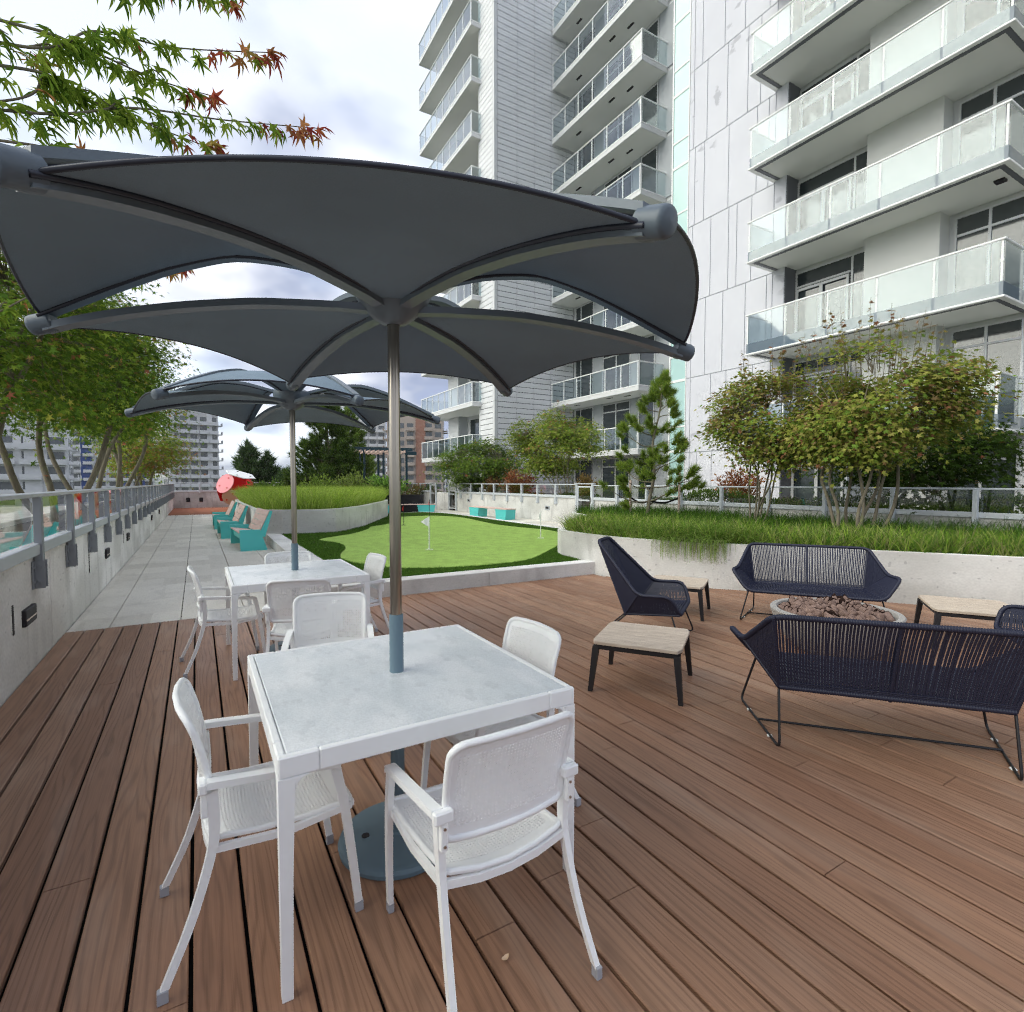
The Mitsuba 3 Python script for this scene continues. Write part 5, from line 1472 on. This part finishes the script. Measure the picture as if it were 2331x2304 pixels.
MAPLE = [(0.13, 0.225, 0.028), (0.18, 0.28, 0.036), (0.10, 0.18, 0.026), (0.27, 0.36, 0.05), (0.08, 0.15, 0.024)]
MTIP = [(0.42, 0.20, 0.09), (0.46, 0.28, 0.12), (0.38, 0.14, 0.08), (0.40, 0.37, 0.07), (0.36, 0.36, 0.06)]
GL = 'green maples in the planter beyond the left railing'
broad_tree('maple_tree', 'big spreading green maple at the left edge, nearest of the row behind the railing', 'tree', (-3.0, 10.6, -0.01), 3, ((-3.0, 10.4, 4.05), (2.0, 2.1, 1.85)), 480, 62, 0.115, MAPLE, MTIP, 41, STAR, gap=0.44, flat=0.22, group=GL, spread=0.34, trunk_r=0.075)
broad_tree('maple_tree', 'green maple with two slanting trunks above the second bay of the railing', 'tree', (-2.55, 14.3, 0.56), 3, ((-2.55, 14.5, 4.15), (1.8, 2.0, 1.6)), 440, 60, 0.115, MAPLE, MTIP, 42, STAR, lean=0.62, gap=0.44, flat=0.22, group=GL, spread=0.34, trunk_r=0.068)
broad_tree('maple_tree', 'dark green maple, third of the row behind the left railing', 'tree', (-2.5, 18.6, 0.56), 2, ((-2.45, 18.8, 4.45), (1.65, 2.1, 1.5)), 260, 60, 0.125, [(0.13, 0.23, 0.026), (0.18, 0.29, 0.034), (0.10, 0.18, 0.024), (0.25, 0.36, 0.045)], MTIP, 43, STAR, lean=0.6, gap=0.45, flat=0.22, group=GL, spread=0.36, trunk_r=0.065, tiptop=0.06)
broad_tree('maple_tree', 'green maple, fourth of the row behind the left railing', 'tree', (-2.5, 23.5, 0.56), 3, ((-2.3, 23.5, 4.4), (1.5, 2.0, 1.4)), 240, 52, 0.135, MAPLE, MTIP, 44, STAR, lean=0.6, gap=0.45, group=GL, spread=0.38, trunk_r=0.07, tiptop=0.06)
broad_tree('maple_tree', 'low yellow green maple with orange tips at the far end of the left railing', 'tree', (-2.3, 29.0, 0.56), 4, ((-2.0, 29.0, 3.0), (1.3, 1.8, 1.3)), 200, 48, 0.145, [(0.24, 0.33, 0.04), (0.18, 0.27, 0.03), (0.30, 0.36, 0.06)], MTIP, 45, STAR, gap=0.46, group=GL, spread=0.36, trunk_r=0.06, tiptop=0.4)

# --- maple boughs that hang into the top left of the view
def bough(key, pts, nleaf, seed, red=0.18, sub=2, size=0.10):
    r = np.random.default_rng(seed)
    main = curve(pts, 40)
    tw = MB().tube(main, np.linspace(0.007, 0.002, 40), 5)
    lines = [(main, 1.0)]
    for s in range(sub):
        i = int(r.uniform(4, 32)); d = main[min(i + 3, 39)] - main[i]; d /= np.linalg.norm(d)
        sd = np.cross(d, [0, 0, 1.0]) * r.choice([-1, 1]); L = r.uniform(0.12, 0.30) * (1 - i / 60)
        e = main[i] + (d * 0.85 + sd * 0.55 + np.array([0, 0, r.uniform(-0.22, 0.05)])) * L
        P = curve([main[i], (main[i] + e) / 2 + [0, 0, 0.03], e], 16)
        tw.tube(P, np.linspace(0.005, 0.0018, 16), 4); lines.append((P, L / 1.6))
    Pp, Nn, Hh, Cc = [], [], [], []
    for P, w in lines:
        seg = np.linalg.norm(P[-1] - P[0]); k = max(5, int(nleaf * 0.62 * seg / 1.6))
        t = r.uniform(0.04, 1, k); i = t * (len(P) - 1)
        p = np.column_stack([np.interp(i, np.arange(len(P)), P[:, q]) for q in range(3)]) + r.normal(0, 0.010, (k, 3))
        d = P[-1] - P[0]; d /= np.linalg.norm(d)
        sd = np.cross(d, [0, 0, 1.0])
        h = d * r.uniform(0.3, 1.0, (k, 1)) + sd * r.normal(0, 0.55, (k, 1)) + np.array([0, 0, -1]) * r.uniform(-0.1, 1.0, (k, 1))
        col = pick(r, k, [(0.19, 0.30, 0.04), (0.26, 0.37, 0.05), (0.34, 0.44, 0.07), (0.13, 0.23, 0.035)])
        tip = (r.uniform(0, 1, k) < np.clip((t - 0.78) / 0.18, 0, 1) * (w > 0.9)) | (r.uniform(0, 1, k) < 0.05 * red)
        col[tip] = pick(r, tip.sum(), [(0.42, 0.11, 0.06), (0.50, 0.24, 0.10), (0.44, 0.33, 0.09), (0.30, 0.06, 0.05)])
        Pp.append(p); Nn.append(np.tile([0, 0, 0.7], (k, 1)) + d * 0.4); Hh.append(h); Cc.append(col)
    v, f, c = leaves(np.vstack(Pp), size, np.vstack(Nn), np.vstack(Hh), np.vstack(Cc), r, LEAF7, 0.4)
    part(key, 'branch', tw.ply('bark', True))
    part(key, 'leaves', mikit.ply((v, f), 'leaf', False, color=np.clip(c, 0, 1)), kind='stuff')


r_ = np.random.default_rng(60)
OT = thing('maple_tree', 'maple left of the view whose red tipped boughs hang into the top left corner', 'tree', GL)
tm = MB()
P, rad = limb((-2.75, 2.6, 0.5), (-2.5, 2.75, 1.9), 0.10, 0.075, r_, 10, 0.04); tm.tube(P, rad, 10)
for e in ((-1.75, 2.9, 3.2), (-1.75, 3.0, 2.9), (-1.8, 3.0, 2.7), (-1.5, 2.6, 3.6), (-2.3, 3.4, 5.2), (-3.6, 4.6, 4.6), (-3.4, 2.6, 4.8), (-2.2, 2.4, 4.9)):
    P, rad = limb((-2.5, 2.75, 1.85), e, 0.055, 0.016, r_, 9, 0.05, 0.08); tm.tube(P, rad, 7)
part(OT, 'trunk', tm.ply('bark', True))


BOUGHS = [([(-2.3, 3.2, 2.35), (-1.17, 3.95, 2.35), (-0.78, 4.21, 2.62), (-0.40, 4.40, 2.85), (-0.05, 4.55, 3.05)], 170, 0.4),
          ([(-1.75, 2.9, 3.2), (-0.58, 2.69, 3.1), (-0.32, 2.85, 3.36), (-0.04, 2.99, 3.5), (0.43, 3.08, 3.72)], 150, 0.25),
          ([(-1.75, 2.9, 3.2), (-0.58, 2.69, 3.18), (-0.37, 2.85, 3.28), (-0.11, 2.99, 3.33), (0.13, 3.11, 3.41)], 130, 0.2),
          ([(-1.75, 3.0, 2.9), (-0.59, 2.69, 2.86), (-0.2, 2.86, 3.1), (0.15, 2.99, 3.24), (0.6, 3.05, 3.38)], 160, 0.15),
          ([(-1.75, 3.0, 2.9), (-0.58, 2.69, 3.02), (-0.41, 2.84, 3.08), (-0.15, 2.99, 3.12), (0.14, 3.11, 3.15)], 140, 0.2),
          ([(-1.8, 3.0, 2.7), (-0.59, 2.69, 2.75), (-0.51, 2.82, 2.81), (-0.42, 2.96, 2.9)], 120, 0.15),
          ([(-1.5, 2.6, 3.6), (-0.35, 2.73, 3.5), (-0.09, 2.87, 3.69), (0.07, 2.99, 3.82), (0.22, 3.1, 3.9)], 130, 0.3),
          ([(-1.8, 3.0, 2.7), (-0.59, 2.69, 2.89), (-0.52, 2.82, 3.18)], 110, 0.15),
          ([(-3.4, 2.6, 4.8), (-3.9, 2.2, 5.0), (-4.3, 2.0, 4.8)], 120, 0.1), ([(-3.6, 4.6, 4.6), (-4.0, 5.2, 4.7), (-4.3, 5.7, 4.5)], 120, 0.1), ([(-2.2, 2.4, 4.9), (-1.9, 1.9, 5.1), (-1.6, 1.4, 5.0)], 120, 0.1)]
for i, (pts, n, rd) in enumerate(BOUGHS): bough(OT, pts, n, 70 + i, rd)

# --- vine maples in the long planter
VM = [(0.27, 0.30, 0.055), (0.33, 0.34, 0.075), (0.21, 0.28, 0.045), (0.37, 0.35, 0.10), (0.18, 0.29, 0.05)]
VT = [(0.27, 0.17, 0.08), (0.30, 0.21, 0.10), (0.25, 0.20, 0.06), (0.32, 0.15, 0.08)]
GV = 'multi stemmed vine maples in the long planter'
broad_tree('vine_maple', 'large olive green vine maple with many stems in the long planter', 'tree', (9.45, 4.75, 0.5), 8, ((9.75, 4.75, 2.72), (1.0, 1.24, 1.1)), 300, 62, 0.10, VM, VT, 51, STARV, flat=0.28, trunk_r=0.030, base_r=0.24, group=GV, spread=0.20, tiptop=0.12, spikes=34, fan=0.34, gap=0.50)
broad_tree('vine_maple', 'smaller olive vine maple left of the large one in the long planter', 'tree', (9.7, 6.8, 0.5), 6, ((9.85, 6.65, 2.6), (0.82, 0.88, 1.08)), 200, 58, 0.098, VM, VT, 52, STARV, flat=0.28, trunk_r=0.020, base_r=0.12, group=GV, spread=0.20, tiptop=0.2, spikes=16, fan=0.32, gap=0.49)

# --- trees and shrubs between the patio wall and the tower
broad_tree('maple_tree', 'dark green weeping maple before the left corner of the tower', 'tree', (12.6, 24.6, 0.75), 2, ((12.55, 24.5, 2.45), (1.9, 1.75, 1.2)), 230, 58, 0.15, [(0.085, 0.15, 0.02), (0.12, 0.20, 0.03), (0.17, 0.24, 0.04)], MTIP, 61, STAR, gap=0.5, fan=0.2, flat=0.25, trunk_r=0.05, spread=0.30, tiptop=0.02)
broad_tree('maple_tree', 'arching yellow green maple before the tower siding', 'tree', (12.5, 17.2, 0.75), 5, ((12.7, 18.0, 3.1), (1.4, 2.1, 1.3)), 260, 58, 0.14, [(0.19, 0.27, 0.035), (0.13, 0.21, 0.028), (0.27, 0.33, 0.06), (0.31, 0.34, 0.09)], MTIP, 62, STAR, gap=0.52, fan=0.3, flat=0.25, trunk_r=0.028, spread=0.27, tiptop=0.05, spikes=5)
broad_tree('maple_tree', 'green maple beyond the railing behind the large vine maple', 'tree', (13.0, 6.0, 0.75), 4, ((13.0, 5.3, 2.1), (0.9, 1.4, 0.7)), 150, 56, 0.14, [(0.04, 0.075, 0.014), (0.055, 0.10, 0.016)], MTIP, 63, STAR, trunk_r=0.035, spread=0.32, tiptop=0.02)
broad_tree('maple_tree', 'yellow green maple sprig at the right edge before the patio', 'tree', (12.6, 1.9, 0.75), 3, ((12.6, 1.85, 2.9), (0.9, 0.9, 0.85)), 110, 44, 0.13, [(0.24, 0.31, 0.05), (0.30, 0.33, 0.08)], MTIP, 64, STAR, trunk_r=0.025, spread=0.26, tiptop=0.2)


def shrub(name, label, base, rx, h, n, size, cols, seed, tpl=OVAL, cat='shrub', up=1.0, group=None, shape=0.8):
    r = np.random.default_rng(seed)
    key = thing(name, label, cat, group)
    m = MB()
    P, H = [], []
    ns = max(7, int(n / 90))
    for s in range(ns):
        a = r.uniform(0, 6.283); q = r.uniform(0, 1) ** 0.6
        hh = h * r.uniform(0.7, 1.0) * (1 - 0.35 * q * shape)
        e = np.array(base) + np.array([math.cos(a) * rx * q, math.sin(a) * rx * q, hh])
        L, rad = limb(np.array(base) + [math.cos(a) * 0.06, math.sin(a) * 0.06, 0], e, 0.012, 0.003, r, 7, 0.05)
        m.tube(L, rad, 4)
        k = n // ns
        t = r.uniform(0.15, 1, k) ** 0.8 * 6
        p = np.column_stack([np.interp(t, np.arange(7), L[:, c]) for c in range(3)]) + r.normal(0, rx * 0.13, (k, 3))
        P.append(p); H.append(p - np.array(base) - [0, 0, h * 0.3] + r.normal(0, 0.3 * h, (k, 3)) + np.array([0, 0, up * h * 0.3]))
    P, H = np.vstack(P), np.vstack(H)
    part(key, 'stems', m.ply('bark', True), kind='stuff')
    Nn = np.cross(H, r.normal(0, 1, H.shape)); Nn /= np.linalg.norm(Nn, axis=1, keepdims=True) + 1e-9
    v, f, c = leaves(P, size * 1.35, Nn + [0, 0, 0.4], H, pick(r, len(P), cols, 0.3), r, tpl, 0.3)
    part(key, 'foliage', mikit.ply((v, f), 'leaf', False, color=np.clip(c, 0, 1)), kind='stuff')
    return key


ORG = [(0.30, 0.11, 0.05), (0.38, 0.16, 0.075), (0.24, 0.075, 0.035), (0.40, 0.22, 0.12)]
shrub('shrub', 'bright orange shrub behind the patio railing, the larger of the pair', (12.3, 20.3, 0.75), 0.78, 1.45, 3600, 0.075, ORG, 81)
shrub('shrub', 'narrow dull orange shrub left of the bright orange one', (12.2, 22.7, 0.75), 0.42, 1.2, 1600, 0.07, [(0.27, 0.14, 0.07), (0.32, 0.18, 0.09), (0.20, 0.12, 0.05)], 82)
shrub('shrub', 'orange brown shrub behind the gate beside the small pine', (12.3, 15.6, 0.75), 0.5, 1.1, 1400, 0.07, [(0.24, 0.15, 0.06), (0.28, 0.19, 0.07), (0.16, 0.13, 0.04)], 83)
shrub('shrub', 'orange shrub showing left of the vine maples above the railing', (12.6, 9.3, 0.75), 0.6, 1.35, 1500, 0.08, ORG, 84)
# hedge: low evergreen ground planting in the patio bed, one mass
hedge_zone = Polygon([(11.95, -0.8), (12.7, -0.8), (12.7, 27.6), (11.95, 27.6)])
r_ = np.random.default_rng(85)
p = scatter(hedge_zone, 15000, r_)
hz = 0.78 + 0.34 * meshkit.noise(np.column_stack([p * 1.1, p[:, 0] * 0]), 4)[:] * np.where(p[:, 1] < 11, 1.6, 0.8)
P = np.column_stack([p, 0.78 + (hz - 0.78) * r_.uniform(0.1, 1, len(p)) ** 0.6])
Hh = r_.normal(0, 0.5, P.shape) + [0, 0, 0.7]
v, f, c = leaves(P, 0.10, np.cross(Hh, r_.normal(0, 1, P.shape)), Hh, pick(r_, len(P), [(0.06, 0.11, 0.03), (0.09, 0.15, 0.035), (0.045, 0.085, 0.022), (0.13, 0.17, 0.06)]), r_, OVAL, 0.2)
scene['hedge'] = mikit.ply((v, f), 'leaf', False, color=np.clip(c, 0, 1)); labels['hedge'] = {'label': 'low green ground planting behind the patio railing', 'category': 'hedge', 'kind': 'stuff'}
shrub('potted_plants', 'bright green leafy plants growing in the black planter box', (8.3, 26.05, 0.75), 1.3, 0.75, 1800, 0.16, [(0.16, 0.30, 0.05), (0.22, 0.36, 0.07), (0.11, 0.22, 0.04)], 86, OVAL, 'plant', 1.0, None, 0.1)
for i, (x, y, h, cl, lab) in enumerate(((4.6, 24.6, 1.3, [(0.17, 0.25, 0.05), (0.22, 0.30, 0.06)], 'light green bush at the back of the grass planter'), (5.9, 23.3, 1.5, [(0.20, 0.27, 0.06), (0.26, 0.32, 0.09)], 'pale green bush at the right end of the grass planter'),
                                         (11.9, 30.2, 1.5, [(0.09, 0.15, 0.03), (0.12, 0.19, 0.04)], 'green bush beyond the far patio gate'), (10.6, 30.0, 1.7, [(0.14, 0.15, 0.045), (0.20, 0.13, 0.05)], 'reddish green bush beside the dark blue pergola'),
                                         (2.6, 24.6, 1.0, [(0.15, 0.23, 0.05), (0.10, 0.17, 0.03)], 'green bush behind the climbing shell end of the planter'))):
    shrub('shrub', lab, (x, y, 0.6 if y < 26 else 0.0), 0.75, h, 1500, 0.10, cl, 90 + i)

# --- pines
def needles(P, D, n, L, w, cols, r):
    """Tufts of needles at P along D."""
    k = len(P) * n
    p = np.repeat(P, n, 0); d = np.repeat(D, n, 0)
    t = r.uniform(-0.9, 0.25, (k, 1)) * L * 0.9
    q = d + r.normal(0, 0.55, (k, 3)); q /= np.linalg.norm(q, axis=1, keepdims=True)
    s = np.cross(q, r.normal(0, 1, (k, 3))); s /= np.linalg.norm(s, axis=1, keepdims=True)
    p = p + d * t
    ll = L * r.uniform(0.6, 1.15, (k, 1))
    v = np.stack([p - s * w, p + s * w, p + q * ll], 1).reshape(-1, 3)
    return v, np.arange(3 * k).reshape(-1, 3), np.repeat(pick(r, k, cols, 0.3), 3, 0)


PINE = [(0.17, 0.27, 0.04), (0.24, 0.34, 0.05), (0.11, 0.19, 0.03), (0.32, 0.39, 0.07)]


def pine(name, label, trunk, radius_fn, nbr, seed, tuft=0.13, nn=55, w=0.0028, cols=PINE, upturn=0.35, lowest=0.12, sub=7, tr=0.05, cat='tree', droop=0.0):
    r = np.random.default_rng(seed)
    key = thing(name, label, cat)
    L = curve(trunk, 30); m = MB().tube(L, np.linspace(tr, tr * 0.16, 30), 9)
    part(key, 'trunk', m.ply('bark', True))
    bm = MB(); P, D = [], []
    for b in range(nbr):
        t = lowest + (1 - lowest) * ((b + r.uniform(0, 1)) / nbr) ** 0.9
        o = L[min(29, int(t * 29))]; a = b * 2.4 + r.uniform(-0.5, 0.5); R = radius_fn(t) * r.uniform(0.7, 1.1)
        d = np.array([math.cos(a), math.sin(a), r.uniform(-0.1, 0.35) - droop]); e = o + d * R + np.array([0, 0, upturn * R * 0.5])
        Q, rad = limb(o, e, tr * 0.35 * (1 - 0.6 * t) + 0.004, 0.004, r, 9, 0.05, -0.05)
        bm.tube(Q, rad, 5)
        nt = max(2, int(sub * R))
        for s in range(nt):
            i = r.integers(4, 9); q = Q[i] + r.normal(0, 0.075, 3) * (1 + R) + [0, 0, 0.04]
            bm.tube([Q[max(0, i - 2)], q], [0.005, 0.003], 4, False)
            dd = (q - Q[max(0, i - 2)]); dd = dd / (np.linalg.norm(dd) + 1e-9) * 0.6 + d * 0.35 + np.array([0, 0, 0.55])
            P.append(q); D.append(dd / np.linalg.norm(dd))
        P.append(e); D.append((d + [0, 0, 0.8]) / np.linalg.norm(d + [0, 0, 0.8]))
    for s in range(7): P.append(L[-1] + r.normal(0, 0.07, 3)); D.append(np.array([r.normal(0, 0.3), r.normal(0, 0.3), 1.0]))
    part(key, 'branches', bm.ply('bark', True), kind='stuff')
    v, f, c = needles(np.array(P), np.array(D), nn, tuft, w, cols, r)
    part(key, 'needles', mikit.ply((v, f), 'leaf', False, color=np.clip(c, 0, 1)), kind='stuff')
    return key


pk = pine('pine_tree', 'small open pine tied to wooden stakes in the long planter', [(9.38, 9.5, 0.5), (9.42, 9.46, 1.0), (9.50, 9.38, 1.7), (9.46, 9.40, 2.4), (9.58, 9.30, 3.2), (9.62, 9.26, 3.95)],
          lambda t: 1.30 * (1 - t) ** 0.8 + 0.12 if t > 0.05 else 0.6, 30, 101, 0.175, 260, 0.0068, lowest=0.16, sub=4, upturn=0.5, tr=0.055)
st = []
for x, y, h in ((9.18, 9.85, 1.55), (9.95, 9.0, 1.75)):
    k = thing('tree_stake', 'round wooden stake ' + ('left' if x < 9.5 else 'right') + ' of the small pine in the long planter', 'stake')
    part(k, 'stake', MB().tube([(x, y, 0.45), (x, y, h)], 0.03, 10).ply('bench_wood', 40))
    P = curve([(x, y, 1.12), ((x + 9.43) / 2, (y + 9.44) / 2, 1.0), (9.43, 9.45, 1.04)], 12)
    part(k, 'strap', MB().bar(P, np.array([0, 0, 0.022]), np.array([0.004, 0.004, 0])).ply('strap'))
DKP = [(0.065, 0.12, 0.028), (0.095, 0.155, 0.032), (0.045, 0.085, 0.022), (0.14, 0.20, 0.04)]
pine('pine_tree', 'dense dark green pine behind the grass planter', [(6.1, 30.0, -0.05), (6.15, 30.0, 2.0), (6.1, 30.1, 5.9)], lambda t: 2.15 * (1 - t) ** 0.55 * (0.6 + min(1, 4 * t) * 0.4) + 0.15, 95, 102, 0.30, 90, 0.013, DKP, lowest=0.20, sub=8, tr=0.16)
pine('pine_tree', 'lighter green larch like pine behind the dark blue pergola', [(9.0, 37.5, -0.05), (9.0, 37.5, 3.0), (9.1, 37.4, 6.6)], lambda t: 2.1 * (1 - t) ** 0.7 + 0.2, 80, 103, 0.34, 70, 0.016, [(0.17, 0.26, 0.05), (0.23, 0.32, 0.07), (0.12, 0.19, 0.04)], lowest=0.18, sub=8, tr=0.13)
pine('pine_tree', 'low dark pine at the right of the dense pine behind the planter', [(7.6, 33.0, -0.05), (7.6, 33.0, 2.4)], lambda t: 1.5 * (1 - t) ** 0.6 + 0.2, 44, 104, 0.30, 70, 0.014, DKP, lowest=0.1, sub=8, tr=0.08)
for i, (x, y, h, R, lab) in enumerate(((4.5, 59.8, 5.2, 2.2, 'taller fir left of the parasol pole against the sky'), (6.3, 59.7, 4.2, 1.6, 'smaller fir right of the taller fir against the sky'), (7.6, 57, 2.4, 1.3, 'low fir between the small fir and the dense pine'))):
    pine('fir_tree', lab, [(x, y, -12), (x, y, -2), (x, y, h)], lambda t, R=R: R * (1 - t) ** 0.8 * 2.0 + 0.25, 130, 110 + i, 0.7, 30, 0.05, [(0.07, 0.12, 0.04), (0.10, 0.16, 0.05), (0.05, 0.09, 0.035)], lowest=0.3, sub=4, tr=0.3, upturn=-0.1, droop=0.1)

# ================================================================ the city far off
def far_tower(name, label, cx, cy, w, d, z1, deg, body, floor=3.0, style='balcony', nwin=6, top=None, z0=-22.0, band='tower_white', stripe=None):
    """High rise: core, balcony bands with uprights, recessed window bands, roof block."""
    M = at(cx, cy, 0, deg); ps = []
    ps.append(('wall', bx((-w / 2, -d / 2, z0), (w / 2, d / 2, z1), body)))
    wm, bm, sm = MB(), MB(), MB()
    nf = int((z1 - 1 - z0) / floor)
    r = np.random.default_rng(int(abs(cx) * 7 + w))
    for k in range(nf):
        z = z0 + k * floor
        if z < -8: continue
        for i in range(nwin):
            a = -w / 2 + w * (i + 0.16) / nwin; b = -w / 2 + w * (i + 0.84) / nwin
            if style == 'mixed' and i == nwin // 2: continue
            wm.box((a, -d / 2 - 0.06, z + 0.9), (b, -d / 2 - 0.02, z + 2.55))
            if style in ('balcony', 'mixed') and (i % 2 == 0 or style == 'balcony'):
                bm.box((a - 0.3, -d / 2 - 1.5, z - 0.05), (b + 0.3, -d / 2 - 0.1, z + 0.18)).box((a - 0.3, -d / 2 - 1.5, z + 0.181), (b + 0.3, -d / 2 - 1.42, z + 1.05))
            if style == 'band': bm.box((a - 0.2, -d / 2 - 0.5, z + 2.6), (b + 0.2, -d / 2 - 0.1, z + 3.7))
        nd = max(2, int(d / w * nwin))
        for i in range(nd):
            a = -d / 2 + d * (i + 0.2) / nd; b = -d / 2 + d * (i + 0.8) / nd
            for s in (-1, 1):
                wm.box((s * (w / 2 + 0.02), a, z + 0.9), (s * (w / 2 + 0.06), b, z + 2.5))
                if i % 2 == 0: bm.box((s * (w / 2 + 0.1), a - 0.3, z - 0.05), (s * (w / 2 + 1.4), b + 0.3, z + 0.18)).box((s * (w / 2 + 1.32), a - 0.3, z + 0.181), (s * (w / 2 + 1.4), b + 0.3, z + 1.0))
    ps.append(('windows', wm.ply('tower_glass'), {'kind': 'stuff'}))
    ps.append(('balconies', bm.ply(band), {'kind': 'stuff'}))
    if stripe:
        for (a, b) in stripe[1]: sm.box((a, -d / 2 - 0.5, z0), (b, -d / 2 - 0.1, z1 + 0.6))
        ps.append(('pier', sm.ply(stripe[0])))
    ps.append(('roof_block', bx((-w * 0.28, -d * 0.3, z1), (w * 0.28, d * 0.3, z1 + 3.2), top or body)))
    thing(name, label, 'building', None, M, ps)


# directions: photo column -> azimuth; distances chosen a few hundred metres off
def dirpt(px_, D):
    a = math.atan((px_ * 1.2065 - 1165.5) / 1217.1) + YAW
    return D * math.sin(a), D * math.cos(a), -math.degrees(a)


def zpt(py_, D, px_):
    c = math.cos(math.atan((px_ * 1.2065 - 1165.5) / 1217.1))
    return EYE + (1097.4 - py_ * 1.2065) / 1217.1 * D * c


x, y, a = dirpt(362, 200); far_tower('far_tower', 'tall grey high rise with rows of small balconies beyond the end of the walk', x, y, 13.5, 13, zpt(782, 200, 362), a + 8, 'tower_grey', 2.75, 'balcony', 5, 'tower_grey', stripe=('tower_white', ((-6.8, -5.2), (3.6, 5.0))))
x, y, a = dirpt(45, 150); far_tower('far_tower', 'white apartment tower with dark window bands at the left edge behind the maples', x, y, 15.5, 14, zpt(800, 150, 45), a - 6, 'tower_white', 3.0, 'balcony', 4, 'tower_white', stripe=('tower_white', ((1.0, 3.6),)))
x, y, a = dirpt(212, 260); far_tower('far_tower', 'white high rise with deep blue vertical bands seen between the maple trunks', x, y, 26, 14, zpt(790, 260, 212), a + 4, 'tower_white', 3.0, 'balcony', 7, 'tower_blue', stripe=('tower_blue', ((-9.6, -6.4), (2.2, 4.6), (8.0, 9.8))))
x, y, a = dirpt(787, 190); far_tower('far_tower', 'tan high rise with a red brick stripe beside the steel parasol pole', x, y, 18.5, 14, zpt(793, 190, 787), a - 5, 'tower_tan', 2.9, 'mixed', 6, 'tower_tan', band='tower_tan', stripe=('tower_brick', ((0.3, 3.5),)))
x, y, a = dirpt(688, 230); far_tower('far_tower', 'pale high rise partly hidden behind the larch like pine', x, y, 17, 14, zpt(800, 230, 688), a, 'tower_grey', 2.9, 'balcony', 5, 'tower_grey')
x, y, a = dirpt(842, 300); far_tower('far_tower', 'white mid rise seen under the lowest tower balcony', x, y, 14, 14, zpt(848, 300, 842), a, 'tower_white', 3.0, 'band', 4)
x, y, a = dirpt(856, 240); far_tower('far_tower', 'small dark blue glazed block beside the white mid rise', x, y, 6.5, 9, zpt(890, 240, 856), a, 'tower_blue', 3.0, 'band', 3, band='tower_white')
# low hazy hills and the plain of small houses
def ridge(name, label, D, a0, a1, hmin, hmax, mt, seed, scale):
    ang = np.radians(np.linspace(a0, a1, 160))
    hh = hmin + (hmax - hmin) * meshkit.fbm(np.column_stack([ang * scale, ang * 0, ang * 0]), 5, seed)
    v = []
    for k, (f_, dd) in enumerate(((0, 0), (0.75, 60), (1, 160), (0.8, 320), (0, 520))):
        v.append(np.column_stack([np.sin(ang) * (D + dd), np.cos(ang) * (D + dd), -22 + f_ * (hh + 22)]))
    n = len(ang); V = np.vstack(v); i, j = np.meshgrid(np.arange(4), np.arange(n - 1), indexing='ij')
    q = np.stack([i * n + j, i * n + j + 1, (i + 1) * n + j + 1, (i + 1) * n + j], -1).reshape(-1, 4)
    scene[name] = mikit.ply((V, q), mt, True); labels[name] = {'label': label, 'kind': 'structure'}


ridge('hills', 'long low hazy blue hills on the horizon', 3600, -75, 140, 14, 70, 'hill', 3, 7)
ridge('hills_001', 'nearer wooded ridge below the hills', 1500, -75, 140, -8, 7, 'land_mat', 5, 16)
r_ = np.random.default_rng(120)
m = MB()
for _ in range(260):
    D = r_.uniform(260, 1200); a = math.radians(r_.uniform(-30, 60)); w = r_.uniform(8, 22); h = r_.uniform(5, 14)
    c = np.array([D * math.sin(a), D * math.cos(a)])
    m.box((c[0] - w / 2, c[1] - w / 2, -22), (c[0] + w / 2, c[1] + w / 2, -22 + h))
scene['far_city'] = m.ply('far_wall'); labels['far_city'] = {'label': 'mass of low pale buildings far off on the plain', 'category': 'buildings', 'kind': 'stuff'}
P, D_ = [], []
for _ in range(420):
    D = r_.uniform(90, 700); a = math.radians(r_.uniform(-32, 55)); h = r_.uniform(9, 20) * (0.75 + D / 1200)
    b = np.array([D * math.sin(a), D * math.cos(a), -22.0])
    for k in range(16):
        t = (k + 1) / 16; rr_ = 0.24 * h * (1 - t) + 0.4
        an = r_.uniform(0, 6.28, 5)
        for q in an: P.append(b + [rr_ * math.cos(q), rr_ * math.sin(q), h * t]); D_.append([math.cos(q), math.sin(q), -0.2])
v, f, c = needles(np.array(P), np.array(D_, float), 4, 3.0, 0.55, DKP, r_)
scene['far_trees'] = mikit.ply((v, f), 'leaf', False, color=np.clip(c, 0, 1)); labels['far_trees'] = {'label': 'dark mass of conifers among the houses far below', 'category': 'trees', 'kind': 'stuff'}

# ================================================================ the air: a thin haze over city and terrace
scene['air'] = {'type': 'homogeneous', 'albedo': 0.95, 'sigma_t': 0.00022}
scene['haze'] = {'type': 'cube', 'to_world': T().translate([0, 0, 41]) @ T().scale([5600, 5600, 64]), 'bsdf': {'type': 'null'}, 'interior': {'type': 'ref', 'id': 'air'}}
labels['haze'] = {'label': 'thin damp air over the city', 'kind': 'stuff'}
scene['camera']['medium'] = {'type': 'ref', 'id': 'air'}
